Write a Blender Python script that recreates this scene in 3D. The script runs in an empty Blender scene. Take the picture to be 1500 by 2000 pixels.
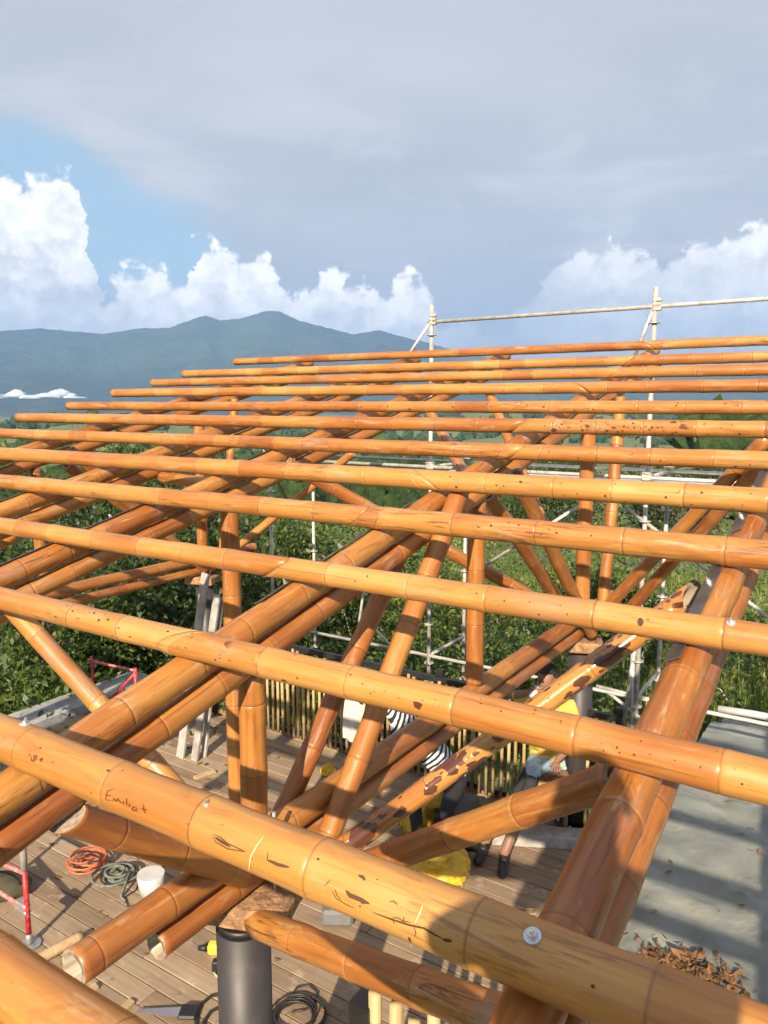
import bpy, bmesh, math, random
import numpy as np
from mathutils import Vector, Matrix, noise as mnoise

# ------------------------------------------------------------------ camera, world, sun, exposure
SC = bpy.context.scene
COL = SC.collection
FPX, CAMH = 1500.0, 3.6                       # focal length in photo pixels (1500 wide), eye height above the deck
PITCH = math.atan(211 / 1500.0)
CP, SP = math.cos(PITCH), math.sin(PITCH)
cam = bpy.data.cameras.new('camera'); camo = bpy.data.objects.new('camera', cam); COL.objects.link(camo)
camo.location = (0, 0, CAMH); camo.rotation_euler = (math.pi / 2 - PITCH, 0, 0)
cam.sensor_fit = 'HORIZONTAL'; cam.sensor_width = 36.0; cam.lens = 36.0 * FPX / 1500.0
cam.clip_start = 0.05; cam.clip_end = 30000
SC.camera = camo
SC.render.resolution_x, SC.render.resolution_y = 768, 1024

SUN_HEAD, SUN_EL = math.radians(13.5), math.radians(28.0)     # light travels 13.5 deg right of +Y
sd = Vector((math.sin(SUN_HEAD) * math.cos(SUN_EL), math.cos(SUN_HEAD) * math.cos(SUN_EL), -math.sin(SUN_EL)))
sun = bpy.data.lights.new('sun', 'SUN'); sun.energy = 5.0; sun.angle = math.radians(0.55); sun.color = (1.0, 0.83, 0.62)
suno = bpy.data.objects.new('sun', sun); COL.objects.link(suno)
suno.rotation_euler = sd.to_track_quat('-Z', 'Y').to_euler(); suno.location = (-3, -20, 30)
SC.view_settings.view_transform = 'Standard'; SC.view_settings.look = 'None'
SC.view_settings.exposure = 1.25; SC.view_settings.gamma = 1.0
SC.cycles.max_bounces = 5; SC.cycles.diffuse_bounces = 2; SC.cycles.glossy_bounces = 2; SC.cycles.transmission_bounces = 2
SC.cycles.use_adaptive_sampling = True; SC.cycles.adaptive_threshold = 0.022; SC.cycles.adaptive_min_samples = 16
SC.cycles.transparent_max_bounces = 6; SC.cycles.volume_bounces = 0
SC.cycles.use_denoising = True
SC.cycles.sample_clamp_indirect = 4.0


# ------------------------------------------------------------------ node helper
class NT:
    def __init__(s, tree): s.t = tree; s.t.nodes.clear()
    def n(s, typ, **kw):
        nd = s.t.nodes.new(typ)
        for k, v in kw.items(): setattr(nd, k, v)
        return nd
    def set(s, sock, v):
        if isinstance(v, bpy.types.NodeSocket): s.t.links.new(v, sock)
        elif v is not None:
            if sock.type == 'RGBA' and len(v) == 3: v = (*v, 1.0)
            sock.default_value = v
    def m(s, op, a, b=None, c=None, clamp=False):
        nd = s.n('ShaderNodeMath', operation=op, use_clamp=clamp)
        s.set(nd.inputs[0], a)
        if b is not None: s.set(nd.inputs[1], b)
        if c is not None: s.set(nd.inputs[2], c)
        return nd.outputs[0]
    def mix(s, f, a, b, mode='MIX'):
        nd = s.n('ShaderNodeMix', data_type='RGBA', blend_type=mode)
        s.set(nd.inputs[0], f); s.set(nd.inputs[6], a); s.set(nd.inputs[7], b)
        return nd.outputs[2]
    def ss(s, x, lo, hi):
        nd = s.n('ShaderNodeMapRange', interpolation_type='SMOOTHSTEP')
        s.set(nd.inputs[0], x); s.set(nd.inputs[1], lo); s.set(nd.inputs[2], hi)
        nd.inputs[3].default_value = 0; nd.inputs[4].default_value = 1
        return nd.outputs[0]
    def noise(s, vec, scale, detail=4, rough=0.55, dist=0.0):
        nd = s.n('ShaderNodeTexNoise'); s.set(nd.inputs['Vector'], vec)
        nd.inputs['Scale'].default_value = scale; nd.inputs['Detail'].default_value = detail
        nd.inputs['Roughness'].default_value = rough; nd.inputs['Distortion'].default_value = dist
        return nd.outputs[0]
    def mapping(s, vec, scale=(1, 1, 1), loc=(0, 0, 0)):
        nd = s.n('ShaderNodeMapping'); s.set(nd.inputs[0], vec)
        s.set(nd.inputs[1], loc) ; nd.inputs[3].default_value = scale
        return nd.outputs[0]
    def comb(s, x, y, z):
        nd = s.n('ShaderNodeCombineXYZ'); s.set(nd.inputs[0], x); s.set(nd.inputs[1], y); s.set(nd.inputs[2], z)
        return nd.outputs[0]
    def attr(s, name, typ='GEOMETRY'):
        nd = s.n('ShaderNodeAttribute', attribute_name=name, attribute_type=typ)
        return nd.outputs['Fac']
    def ramp(s, f, stops, interp='LINEAR'):
        nd = s.n('ShaderNodeValToRGB'); nd.color_ramp.interpolation = interp
        el = nd.color_ramp.elements
        while len(el) > 1: el.remove(el[-1])
        el[0].position = stops[0][0]; el[0].color = (*stops[0][1], 1)
        for p, c in stops[1:]:
            e = el.new(p); e.color = (*c, 1)
        s.set(nd.inputs[0], f)
        return nd.outputs[0]
    def bump(s, h, strength=0.3, dist=0.01, normal=None):
        nd = s.n('ShaderNodeBump'); nd.inputs['Strength'].default_value = strength
        nd.inputs['Distance'].default_value = dist; s.set(nd.inputs['Height'], h)
        if normal is not None: s.set(nd.inputs['Normal'], normal)
        return nd.outputs[0]


def pxdir(x, y):
    a, b, c = x - 750.0, 1000.0 - y, FPX
    return Vector((a, c * CP + b * SP, b * CP - c * SP))


# ------------------------------------------------------------------ sky
def build_world():
    w = bpy.data.worlds.new('World'); SC.world = w; w.use_nodes = True
    w.cycles.sampling_method = 'MANUAL'; w.cycles.sample_map_resolution = 256
    N = NT(w.node_tree)
    out = N.n('ShaderNodeOutputWorld'); bg = N.n('ShaderNodeBackground'); bg.inputs[1].default_value = 0.1
    N.t.links.new(bg.outputs[0], out.inputs[0])
    sky = N.n('ShaderNodeTexSky', sky_type='NISHITA'); sky.sun_disc = False
    sky.sun_elevation = SUN_EL; sky.sun_rotation = math.pi + SUN_HEAD; sky.altitude = 1200; sky.dust_density = 1.5
    tc = N.n('ShaderNodeTexCoord'); d = tc.outputs['Generated']
    sx = N.n('ShaderNodeSeparateXYZ'); N.set(sx.inputs[0], d)
    X, Y, Z = sx.outputs
    az = N.m('ARCTAN2', X, Y); el = N.m('ARCSINE', Z)
    def n2d(vec, scale, detail, rough=.55, dist=0.0, color=False):
        nd = N.n('ShaderNodeTexNoise', noise_dimensions='2D'); N.set(nd.inputs['Vector'], vec); nd.inputs['Scale'].default_value = scale
        nd.inputs['Detail'].default_value = detail; nd.inputs['Roughness'].default_value = rough; nd.inputs['Distortion'].default_value = dist
        return nd.outputs[1] if color else nd.outputs[0]
    ae = N.comb(az, el, 0.0)
    # high veil of grey cloud, seen from below
    inv = N.m('DIVIDE', 1.0, N.m('ADD', N.m('MAXIMUM', Z, 0.0), 0.20))
    pv = N.comb(N.m('MULTIPLY', X, inv), N.m('MULTIPLY', Y, inv), 0.0)
    n1 = n2d(N.mapping(pv, (0.42, 0.75, 1), (3.1, 1.7, 0)), 1.1, 4, 0.5, 0.5)
    n2 = n2d(N.mapping(pv, (0.6, 1.7, 1), (7.3, 0.2, 0)), 1.5, 4, 0.55, 0.3)
    nv = N.m('ADD', N.m('MULTIPLY', n1, 0.65), N.m('MULTIPLY', n2, 0.35))
    veil = N.ramp(nv, [(0.28, VEIL[0]), (0.45, VEIL[1]), (0.58, VEIL[2]), (0.74, VEIL[3])])
    # bluer, darker air low down
    low = N.ss(el, 0.27, 0.05)
    veil = N.mix(N.m('MULTIPLY', low, 0.70), veil, LOWC)
    # the blue gap to the left: a tear in the veil
    warp = n2d(ae, 5.0, 4, 0.55, 0, True)
    wsep = N.n('ShaderNodeSeparateColor'); N.set(wsep.inputs[0], warp)
    waz = N.m('MULTIPLY_ADD', wsep.outputs[0], 1.0, -0.5); wel = N.m('MULTIPLY_ADD', wsep.outputs[1], 1.0, -0.5)
    ca, ce = math.atan2(235 - 750, 1515), math.atan((789 - 478) / 1560)
    da = N.m('ADD', N.m('SUBTRACT', az, ca), N.m('MULTIPLY', waz, 0.11)); de = N.m('ADD', N.m('SUBTRACT', el, ce), N.m('MULTIPLY', wel, 0.10))
    r_ = 0.50
    xa = N.m('ADD', N.m('MULTIPLY', da, math.cos(r_)), N.m('MULTIPLY', de, -math.sin(r_)))
    ya = N.m('ADD', N.m('MULTIPLY', da, math.sin(r_)), N.m('MULTIPLY', de, math.cos(r_)))
    q = N.m('SQRT', N.m('ADD', N.m('POWER', N.m('DIVIDE', xa, 0.205), 2.0), N.m('POWER', N.m('DIVIDE', ya, 0.072), 2.0)))
    hole = N.ss(q, 1.20, 0.62)
    blue = N.mix(0.8, sky.outputs[0], BLUE)
    col = N.mix(N.m('MULTIPLY', hole, 0.92), veil, blue)
    # brighter rags of cloud
    rag = n2d(N.mapping(ae, (2.6, 8.0, 1), (0.6, 0.3, 0)), 1.9, 5, 0.58, 0.4)
    ragm = N.m('MULTIPLY', N.ss(rag, 0.46, 0.74), N.m('MULTIPLY', N.ss(el, 0.05, 0.14), N.ss(el, 0.46, 0.24)))
    col = N.mix(N.m('MULTIPLY', ragm, N.m('SUBTRACT', 0.62, N.m('MULTIPLY', hole, 0.5))), col, RAG)
    # cumulus: top edge as elevation over azimuth, broken up by billows
    prof = [(-140, 420, .75), (-60, 380, .9), (20, 356, 1), (105, 346, 1), (140, 356, 1), (158, 400, 1), (178, 470, .7), (196, 590, .7), (236, 555, .9), (270, 525, 1), (320, 528, 1),
            (366, 570, 1), (384, 490, 1), (424, 470, 1), (470, 506, 1), (520, 504, 1), (548, 540, 1), (566, 592, .9), (610, 562, .95), (648, 536, 1),
            (684, 572, .9), (712, 556, 1), (742, 590, .85), (768, 562, 1), (802, 528, 1), (830, 566, .9), (850, 628, .4), (985, 660, .1), (1060, 530, .35),
            (1190, 476, .8), (1290, 520, .55), (1480, 440, .9)]
    lo, hi = math.atan2(-150 - 750, 1515), math.atan2(1600 - 750, 1515)
    f1 = n2d(ae, 26.0, 4, 0.6, 0, True); fsep = N.n('ShaderNodeSeparateColor'); N.set(fsep.inputs[0], f1)
    t = N.m('DIVIDE', N.m('SUBTRACT', N.m('ADD', az, N.m('MULTIPLY', N.m('SUBTRACT', fsep.outputs[0], 0.5), 0.050)), lo), hi - lo, clamp=True)
    stops = []
    for px, py, op in prof:
        v = pxdir(px, py).normalized()
        stops.append(((math.atan2(v.x, v.y) - lo) / (hi - lo), (math.asin(v.z) / 0.5, op, 0)))
    rp = N.ramp(t, stops)
    sp = N.n('ShaderNodeSeparateColor'); N.set(sp.inputs[0], rp)
    top = N.m('MULTIPLY', sp.outputs[0], 0.5); opa = sp.outputs[1]
    # away from the picture the towers go on at the same kind of height
    inside = N.m('MULTIPLY', N.ss(az, lo - 0.02, lo + 0.05), N.ss(az, hi + 0.02, hi - 0.05))
    gen = n2d(N.comb(N.m('ADD', az, 0.37), 0.0, 0.0), 6.0, 3, 0.6)
    gtop = N.m('MULTIPLY_ADD', gen, 0.34, -0.02)
    top = N.m('ADD', N.m('MULTIPLY', top, inside), N.m('MULTIPLY', gtop, N.m('SUBTRACT', 1.0, inside)))
    opa = N.m('ADD', N.m('MULTIPLY', opa, inside), N.m('MULTIPLY', 0.85, N.m('SUBTRACT', 1.0, inside)))
    ev = N.comb(az, N.m('MULTIPLY', el, 1.15), 0.0)
    bil = fsep.outputs[1]
    wv = N.n('ShaderNodeVectorMath', operation='MULTIPLY_ADD'); N.set(wv.inputs[0], f1); wv.inputs[1].default_value = (1.3, 1.3, 0); N.set(wv.inputs[2], N.mapping(ev, (30, 30, 1)))
    vor = N.n('ShaderNodeTexVoronoi', voronoi_dimensions='2D', feature='SMOOTH_F1'); N.set(vor.inputs['Vector'], wv.outputs[0]); vor.inputs['Scale'].default_value = 1.0; vor.inputs['Smoothness'].default_value = 0.35
    vo2 = N.n('ShaderNodeTexVoronoi', voronoi_dimensions='2D', feature='F1'); N.set(vo2.inputs['Vector'], wv.outputs[0]); vo2.inputs['Scale'].default_value = 2.6
    puff = N.m('SUBTRACT', 0.55, vor.outputs['Distance']); puf2 = N.m('SUBTRACT', 0.5, vo2.outputs['Distance'])
    edge = N.m('ADD', N.m('ADD', top, N.m('MULTIPLY', N.m('SUBTRACT', bil, 0.5), 0.045)), N.m('ADD', N.m('MULTIPLY', puff, 0.026), N.m('MULTIPLY', puf2, 0.010)))
    depth = N.m('SUBTRACT', edge, el)                       # >0 inside the tower
    mask = N.m('MULTIPLY', N.ss(depth, -0.003, 0.012), opa)
    base = N.ss(el, 0.02, 0.12)                            # feet of the towers melt into the haze
    mask = N.m('MULTIPLY', mask, N.m('MULTIPLY_ADD', base, 0.85, 0.15))
    lit = N.m('ADD', N.m('MULTIPLY', puff, 0.60), N.m('MULTIPLY', N.m('SUBTRACT', bil, 0.5), 1.6))
    lit = N.m('ADD', lit, N.m('MULTIPLY', puf2, 0.30))
    lit = N.m('SUBTRACT', N.m('ADD', lit, 0.74), N.m('MULTIPLY', depth, 3.2))
    ccol = N.ramp(N.m('MULTIPLY', lit, 1.0, clamp=True), [(0.0, CUM[0]), (0.35, CUM[1]), (0.7, CUM[2]), (1.0, CUM[3])])
    col = N.mix(mask, col, ccol)
    N.set(bg.inputs[0], col)


# cloud and air colours (radiance x 10)
VEIL = [(2.3, 2.4, 2.66), (2.55, 2.63, 2.88), (2.8, 2.86, 3.07), (3.3, 3.32, 3.45)]
LOWC = (2.3, 2.5, 3.05); BLUE = (1.75, 2.71, 3.33); RAG = (3.61, 3.61, 3.72)
CUM = [(3.5, 3.6, 3.9), (4.6, 4.6, 4.7), (5.9, 5.75, 5.65), (7.0, 6.7, 6.45)]
build_world()

# ------------------------------------------------------------------ building axes: u along the purlins, v up the slope (in plan), z up
ANG = math.atan2(2335, 1515)
EU = Vector((math.sin(ang := ANG), -math.cos(ang), 0)); EV = Vector((math.cos(ang), math.sin(ang), 0)); UP = Vector((0, 0, 1))
C0 = Vector((0, 0, CAMH))
SLOPE = math.radians(13.07); TS = math.tan(SLOPE)
NRM = (UP * math.cos(SLOPE) - EV * math.sin(SLOPE))           # roof normal
RAF = (EV * math.cos(SLOPE) + UP * math.sin(SLOPE))           # up the slope
def W(u, v, z): return EU * u + EV * v + UP * z
def zr(v): return 2.532 + (v - 0.707) * TS                    # purlin axis height over v
def roofpt(u, v, off=0.0): return W(u, v, zr(v)) - NRM * off  # point on the roof plane, lowered along its normal
def hit(x, y, n, dd):
    r = pxdir(x, y); return C0 + r * ((dd - n.dot(C0)) / n.dot(r))
def at_u(x, y, u): return hit(x, y, EU, u)
def at_v(x, y, v): return hit(x, y, EV, v)
def at_z(x, y, z): return hit(x, y, UP, z)


# ------------------------------------------------------------------ object helpers
def link(o, parent=None):
    COL.objects.link(o)
    if parent is not None: o.parent = parent
    return o
def empty(name, loc=(0, 0, 0), rz=0.0):
    o = bpy.data.objects.new(name, None); o.empty_display_size = 0.1
    o.location = loc; o.rotation_euler = (0, 0, rz); return link(o)
def tag(o, label=None, cat=None, group=None, kind=None):
    if label: o['label'] = label
    if cat: o['category'] = cat
    if group: o['group'] = group
    if kind: o['kind'] = kind
    return o
def wmat(o):
    m = o.matrix_basis
    return m if o.parent is None else wmat(o.parent) @ o.matrix_parent_inverse @ m
def adopt(o, parent):
    """parent keeping the world placement (parents are translated / rotated about z only)"""
    o.parent = parent; o.matrix_parent_inverse = wmat(parent).inverted(); return o
def mesh_obj(name, verts, faces, mat, parent=None, smooth=False):
    me = bpy.data.meshes.new(name); me.from_pydata([tuple(v) for v in verts], [], faces); me.update()
    if mat: me.materials.append(mat)
    if smooth: me.shade_smooth()
    o = bpy.data.objects.new(name, me); link(o)
    if parent is not None: adopt(o, parent)
    return o
def bm_obj(name, bm, mat, parent=None, smooth=False):
    me = bpy.data.meshes.new(name); bm.to_mesh(me); bm.free()
    if mat: me.materials.append(mat)
    if smooth: me.shade_smooth()
    o = bpy.data.objects.new(name, me); link(o)
    if parent is not None: adopt(o, parent)
    return o
def frame_of(axis, ref=UP):
    Z = axis.normalized(); X = ref - Z * ref.dot(Z)
    if X.length < 1e-4: X = Vector((1, 0, 0)) - Z * Z.x
    X.normalize(); Y = Z.cross(X); return X, Y, Z
def bm_tube(bm, A, B, r, seg=10, r2=None, caps=True, ref=UP):
    A = Vector(A); B = Vector(B); X, Y, Z = frame_of(B - A, ref); r2 = r if r2 is None else r2
    a = [bm.verts.new(A + (X * math.cos(t) + Y * math.sin(t)) * r) for t in [2 * math.pi * i / seg for i in range(seg)]]
    b = [bm.verts.new(B + (X * math.cos(t) + Y * math.sin(t)) * r2) for t in [2 * math.pi * i / seg for i in range(seg)]]
    for i in range(seg): bm.faces.new((a[i], a[(i + 1) % seg], b[(i + 1) % seg], b[i]))
    if caps: bm.faces.new(a[::-1]); bm.faces.new(b)
def bm_path(bm, pts, r, seg=6):
    """a cable or bent rod through points"""
    pts = [Vector(p) for p in pts]; prev = None; X0 = None
    for i, p in enumerate(pts):
        tdir = (pts[min(i + 1, len(pts) - 1)] - pts[max(i - 1, 0)])
        if tdir.length < 1e-6: tdir = Vector((0, 0, 1))
        tdir.normalize()
        if X0 is None: X0, Y0, _ = frame_of(tdir)
        else:
            X0 = (X0 - tdir * X0.dot(tdir)).normalized(); Y0 = tdir.cross(X0)
        ring = [bm.verts.new(p + (X0 * math.cos(a) + Y0 * math.sin(a)) * r) for a in [2 * math.pi * k / seg for k in range(seg)]]
        if prev:
            for k in range(seg): bm.faces.new((prev[k], prev[(k + 1) % seg], ring[(k + 1) % seg], ring[k]))
        else: bm.faces.new(ring[::-1])
        prev = ring
    bm.faces.new(prev)
def bm_box(bm, c, s, X=Vector((1, 0, 0)), Y=Vector((0, 1, 0)), Z=Vector((0, 0, 1)), bevel=0.0):
    c = Vector(c); vs = []
    for dz in (-1, 1):
        for dy in (-1, 1):
            for dx in (-1, 1):
                vs.append(bm.verts.new(c + X * (dx * s[0] / 2) + Y * (dy * s[1] / 2) + Z * (dz * s[2] / 2)))
    fs = [(0, 2, 3, 1), (4, 5, 7, 6), (0, 1, 5, 4), (2, 6, 7, 3), (0, 4, 6, 2), (1, 3, 7, 5)]
    F = [bm.faces.new([vs[i] for i in f]) for f in fs]
    if bevel > 0:
        ed = list({e for f in F for e in f.edges})
        bmesh.ops.bevel(bm, geom=ed, offset=bevel, segments=1, affect='EDGES')
def box_obj(name, c, s, mat, parent=None, X=Vector((1, 0, 0)), Y=Vector((0, 1, 0)), Z=Vector((0, 0, 1)), bevel=0.0):
    bm = bmesh.new(); bm_box(bm, c, s, X, Y, Z, bevel); return bm_obj(name, bm, mat, parent)
def tube_obj(name, A, B, r, mat, parent=None, seg=12, r2=None):
    bm = bmesh.new(); bm_tube(bm, A, B, r, seg, r2); o = bm_obj(name, bm, mat, parent)
    for p in o.data.polygons: p.use_smooth = len(p.vertices) == 4
    return o
def path_obj(name, pts, r, mat, parent=None, seg=6):
    bm = bmesh.new(); bm_path(bm, pts, r, seg); return bm_obj(name, bm, mat, parent, True)
def fbm(x, y, seed=0, octv=5, gain=0.5):
    tot = np.zeros_like(x, dtype=float); amp = 1.0; norm = 0
    for o in range(octv):
        xi = np.floor(x).astype(np.int64); yi = np.floor(y).astype(np.int64); fx = x - xi; fy = y - yi
        fx = fx * fx * (3 - 2 * fx); fy = fy * fy * (3 - 2 * fy)
        def h(a, b):
            k = (a * 374761393 + b * 668265263 + (seed + o) * 974634777) & 0x7fffffff
            k = ((k ^ (k >> 13)) * 1274126177) & 0x7fffffff
            return ((k ^ (k >> 16)) & 0xffff) / 65535.0
        tot += amp * ((h(xi, yi) * (1 - fx) + h(xi + 1, yi) * fx) * (1 - fy) + (h(xi, yi + 1) * (1 - fx) + h(xi + 1, yi + 1) * fx) * fy)
        norm += amp; amp *= gain; x = x * 2.03 + 11.3; y = y * 2.03 + 5.7
    return tot / norm


# ------------------------------------------------------------------ materials
def material(name):
    m = bpy.data.materials.new(name); m.use_nodes = True; N = NT(m.node_tree)
    out = N.n('ShaderNodeOutputMaterial'); b = N.n('ShaderNodeBsdfPrincipled'); N.t.links.new(b.outputs[0], out.inputs[0])
    return m, N, b
def plain(name, col, rough=0.5, metal=0.0, var=0.15, scale=8.0, bump=0.1, bscale=60.0, coat=0.0, dirt=None):
    m, N, b = material(name); tc = N.n('ShaderNodeTexCoord'); co = tc.outputs['Object']
    n = N.noise(co, scale, 5, 0.6)
    c = N.mix(N.ss(n, 0.3, 0.7), tuple(x * (1 - var) for x in col), tuple(min(1, x * (1 + var)) for x in col))
    if dirt:
        c = N.mix(N.m('MULTIPLY', N.ss(N.noise(co, scale * 2.7, 6, 0.65), 0.52, 0.68), 0.75), c, dirt)
    N.set(b.inputs['Base Color'], c); N.set(b.inputs['Roughness'], N.m('MULTIPLY_ADD', n, 0.2, rough - 0.1))
    b.inputs['Metallic'].default_value = metal; b.inputs['Coat Weight'].default_value = coat
    if bump: N.set(b.inputs['Normal'], N.bump(N.noise(co, bscale, 4, 0.6), bump, 0.01))
    return m

def bamboo_mat():
    m, N, b = material('varnished_bamboo')
    tc = N.n('ShaderNodeTexCoord'); co = tc.outputs['Object']
    oi = N.n('ShaderNodeObjectInfo'); rnd = oi.outputs['Random']
    off = N.comb(N.m('MULTIPLY', rnd, 37.0), N.m('MULTIPLY', rnd, 91.0), N.m('MULTIPLY', rnd, 53.0))
    def vadd(v, w):
        nd = N.n('ShaderNodeVectorMath', operation='ADD'); N.set(nd.inputs[0], v); N.set(nd.inputs[1], w); return nd.outputs[0]
    co = vadd(co, off)
    tint = N.attr('tint', 'OBJECT'); spots = N.attr('spots', 'OBJECT'); wear = N.attr('wear', 'OBJECT')
    ring = N.attr('ring'); tone = N.attr('tone'); inner = N.attr('inner'); pale = N.attr('pale')
    streak = N.noise(N.mapping(co, (52, 52, 1.6)), 1.0, 4, 0.6)
    broad = N.noise(N.mapping(co, (9, 9, 1.7)), 1.0, 4, 0.55, 0.4)
    f = N.m('ADD', N.m('MULTIPLY', streak, 0.44), N.m('MULTIPLY', broad, 0.56))
    f = N.m('ADD', f, N.m('MULTIPLY_ADD', tone, 0.22, -0.08))
    f = N.m('ADD', f, N.m('MULTIPLY', tint, 0.30))
    c = N.ramp(f, [(0.08, (0.080, 0.020, 0.008)), (0.30, (0.205, 0.056, 0.014)), (0.52, (0.345, 0.128, 0.026)), (0.76, (0.45, 0.220, 0.052)), (1.0, (0.54, 0.330, 0.120))])
    # pale waxy scuffs along the fibre
    sc = N.noise(N.mapping(co, (26, 26, 3.4)), 1.0, 6, 0.7, 0.6)
    c = N.mix(N.m('MULTIPLY', N.ss(sc, 0.56, 0.66), N.m('MULTIPLY_ADD', wear, 0.35, 0.28)), c, (0.50, 0.325, 0.185))
    dk = N.noise(N.mapping(co, (13, 13, 4.5), (9, 2, 5)), 1.0, 5, 0.62, 0.9)
    c = N.mix(N.m('MULTIPLY', N.ss(dk, 0.56, 0.70), N.m('MULTIPLY_ADD', wear, 0.35, 0.15)), c, (0.17, 0.055, 0.016))
    film = N.noise(N.mapping(co, (5, 5, 2.2), (3, 7, 1)), 1.0, 5, 0.65, 0.5)
    c = N.mix(N.m('MULTIPLY', N.ss(film, 0.55, 0.72), N.m('MULTIPLY_ADD', wear, 0.55, 0.12)), c, (0.33, 0.255, 0.19))
    spl = N.noise(N.mapping(co, (95, 95, 0.9)), 1.0, 2, 0.5)
    c = N.mix(N.m('MULTIPLY', N.ss(spl, 0.66, 0.72), 0.45), c, (0.10, 0.04, 0.018))
    # brown scorch streaks along the fibre, in patches
    st = N.noise(N.mapping(co, (60, 60, 5.0)), 1.0, 5, 0.65, 0.8)
    patch = N.ss(N.noise(N.mapping(co, (7, 7, 1.6)), 1.0, 3, 0.5), 0.48, 0.62)
    c = N.mix(N.m('MULTIPLY', N.m('MULTIPLY', N.ss(st, 0.52, 0.64), patch), N.m('MULTIPLY_ADD', wear, 0.75, 0.25)), c, (0.125, 0.042, 0.014))
    # dark mottles of the cane
    def mottle(sc_, thr, zsc):
        mp = N.mapping(co, (sc_, sc_, sc_ * zsc))
        nz = N.n('ShaderNodeTexNoise'); N.set(nz.inputs['Vector'], mp); nz.inputs['Scale'].default_value = 1.3; nz.inputs['Detail'].default_value = 3
        sv = N.n('ShaderNodeVectorMath', operation='MULTIPLY_ADD'); N.set(sv.inputs[0], nz.outputs[1]); sv.inputs[1].default_value = (0.75, 0.75, 0.75); N.set(sv.inputs[2], mp)
        vo = N.n('ShaderNodeTexVoronoi'); N.set(vo.inputs['Vector'], sv.outputs[0]); vo.inputs['Scale'].default_value = 1.0
        sp = N.n('ShaderNodeSeparateColor'); N.set(sp.inputs[0], vo.outputs['Color'])
        lim = N.m('MULTIPLY', N.m('MULTIPLY', sp.outputs[0], sp.outputs[0]), thr)
        return N.ss(N.m('SUBTRACT', vo.outputs['Distance'], lim), 0.03, -0.03)
    clump = N.noise(N.mapping(co, (6, 6, 3.2)), 1.0, 3, 0.5)
    gate = N.ss(N.m('ADD', clump, N.m('MULTIPLY_ADD', spots, 0.42, -0.30)), 0.42, 0.52)
    ms = N.m('MULTIPLY', mottle(30, 0.55, 0.62), N.ss(spots, 0.1, 0.3))
    big = N.m('MULTIPLY', mottle(17, 0.85, 0.5), N.ss(spots, 0.6, 0.85))
    ms = N.m('MAXIMUM', ms, big)
    c = N.mix(N.m('MULTIPLY', N.m('MULTIPLY', ms, gate), N.ss(spots, -0.05, 0.12)), c, (0.085, 0.028, 0.016))
    # node rings
    c = N.mix(N.m('MULTIPLY', pale, 0.22), c, (0.46, 0.27, 0.13))
    c = N.mix(N.m('MULTIPLY', ring, 0.85), c, (0.10, 0.035, 0.014))
    c = N.mix(inner, c, N.mix(N.ss(streak, 0.35, 0.65), (0.20, 0.165, 0.125), (0.36, 0.31, 0.24)))
    N.set(b.inputs['Base Color'], c)
    gl = N.attr('gloss', 'OBJECT')
    ro = N.m('MULTIPLY_ADD', broad, 0.30, 0.30)
    ro = N.m('SUBTRACT', ro, N.m('MULTIPLY', gl, 0.22)); ro = N.m('ADD', ro, N.m('MULTIPLY', inner, 0.3), clamp=True)
    N.set(b.inputs['Roughness'], ro)
    N.set(b.inputs['Coat Weight'], N.m('MULTIPLY_ADD', gl, 0.6, 0.22)); N.set(b.inputs['Coat Roughness'], N.m('MULTIPLY_ADD', gl, -0.16, 0.28))
    hgt = N.m('ADD', N.m('MULTIPLY', streak, 0.5), N.m('ADD', N.m('MULTIPLY', st, 0.35), N.m('MULTIPLY', ms, -0.25)))
    N.set(b.inputs['Normal'], N.bump(hgt, 0.30, 0.004))
    return m

M = {}
M['bamboo'] = bamboo_mat()
M['mark'] = plain('ink_and_cracks', (0.075, 0.036, 0.016), 0.8, bump=0)
M['paleline'] = plain('pale_scratch', (0.72, 0.50, 0.24), 0.6, bump=0)
M['steel'] = plain('galvanised_steel', (0.42, 0.43, 0.43), 0.45, 0.7, 0.25, 20, 0.1, dirt=(0.22, 0.19, 0.16))
M['strap'] = plain('dark_steel_strap', (0.12, 0.115, 0.12), 0.42, 0.55, 0.25, 14, 0.12)
M['bolt'] = plain('zinc_bolt', (0.62, 0.60, 0.56), 0.3, 0.85, 0.15, 30, 0.0)
M['washer'] = plain('zinc_washer', (0.60, 0.66, 0.72), 0.35, 0.6, 0.15, 40, 0.0)
M['column'] = plain('painted_steel_column', (0.036, 0.032, 0.034), 0.5, 0.0, 0.15, 3.0, 0.06, dirt=(0.055, 0.048, 0.045))
M['black'] = plain('black_steel', (0.014, 0.014, 0.015), 0.45, 0.0, 0.2, 6)
M['rawwood'] = plain('rough_bearing_wood', (0.30, 0.17, 0.085), 0.85, 0, 0.45, 22, 0.8, 45, dirt=(0.10, 0.055, 0.03))
M['scaffold'] = plain('scaffold_tube_steel', (0.52, 0.50, 0.46), 0.5, 0.35, 0.2, 9, 0.1, dirt=(0.30, 0.25, 0.2))
M['alu'] = plain('aluminium_board', (0.58, 0.58, 0.57), 0.45, 0.3, 0.1, 6, 0.05)
M['red'] = plain('red_painted_steel', (0.50, 0.022, 0.03), 0.45, 0, 0.25, 14, 0.1, dirt=(0.55, 0.2, 0.18))
M['pink'] = plain('faded_red_steel', (0.58, 0.13, 0.13), 0.55, 0, 0.25, 14, 0.1, dirt=(0.6, 0.45, 0.4))
M['greyboard'] = plain('weathered_grey_board', (0.33, 0.32, 0.30), 0.75, 0, 0.25, 7, 0.3, dirt=(0.22, 0.2, 0.18))
M['concrete'] = plain('concrete_edge', (0.30, 0.315, 0.32), 0.85, 0, 0.2, 4, 0.3, dirt=(0.2, 0.2, 0.19))
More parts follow.
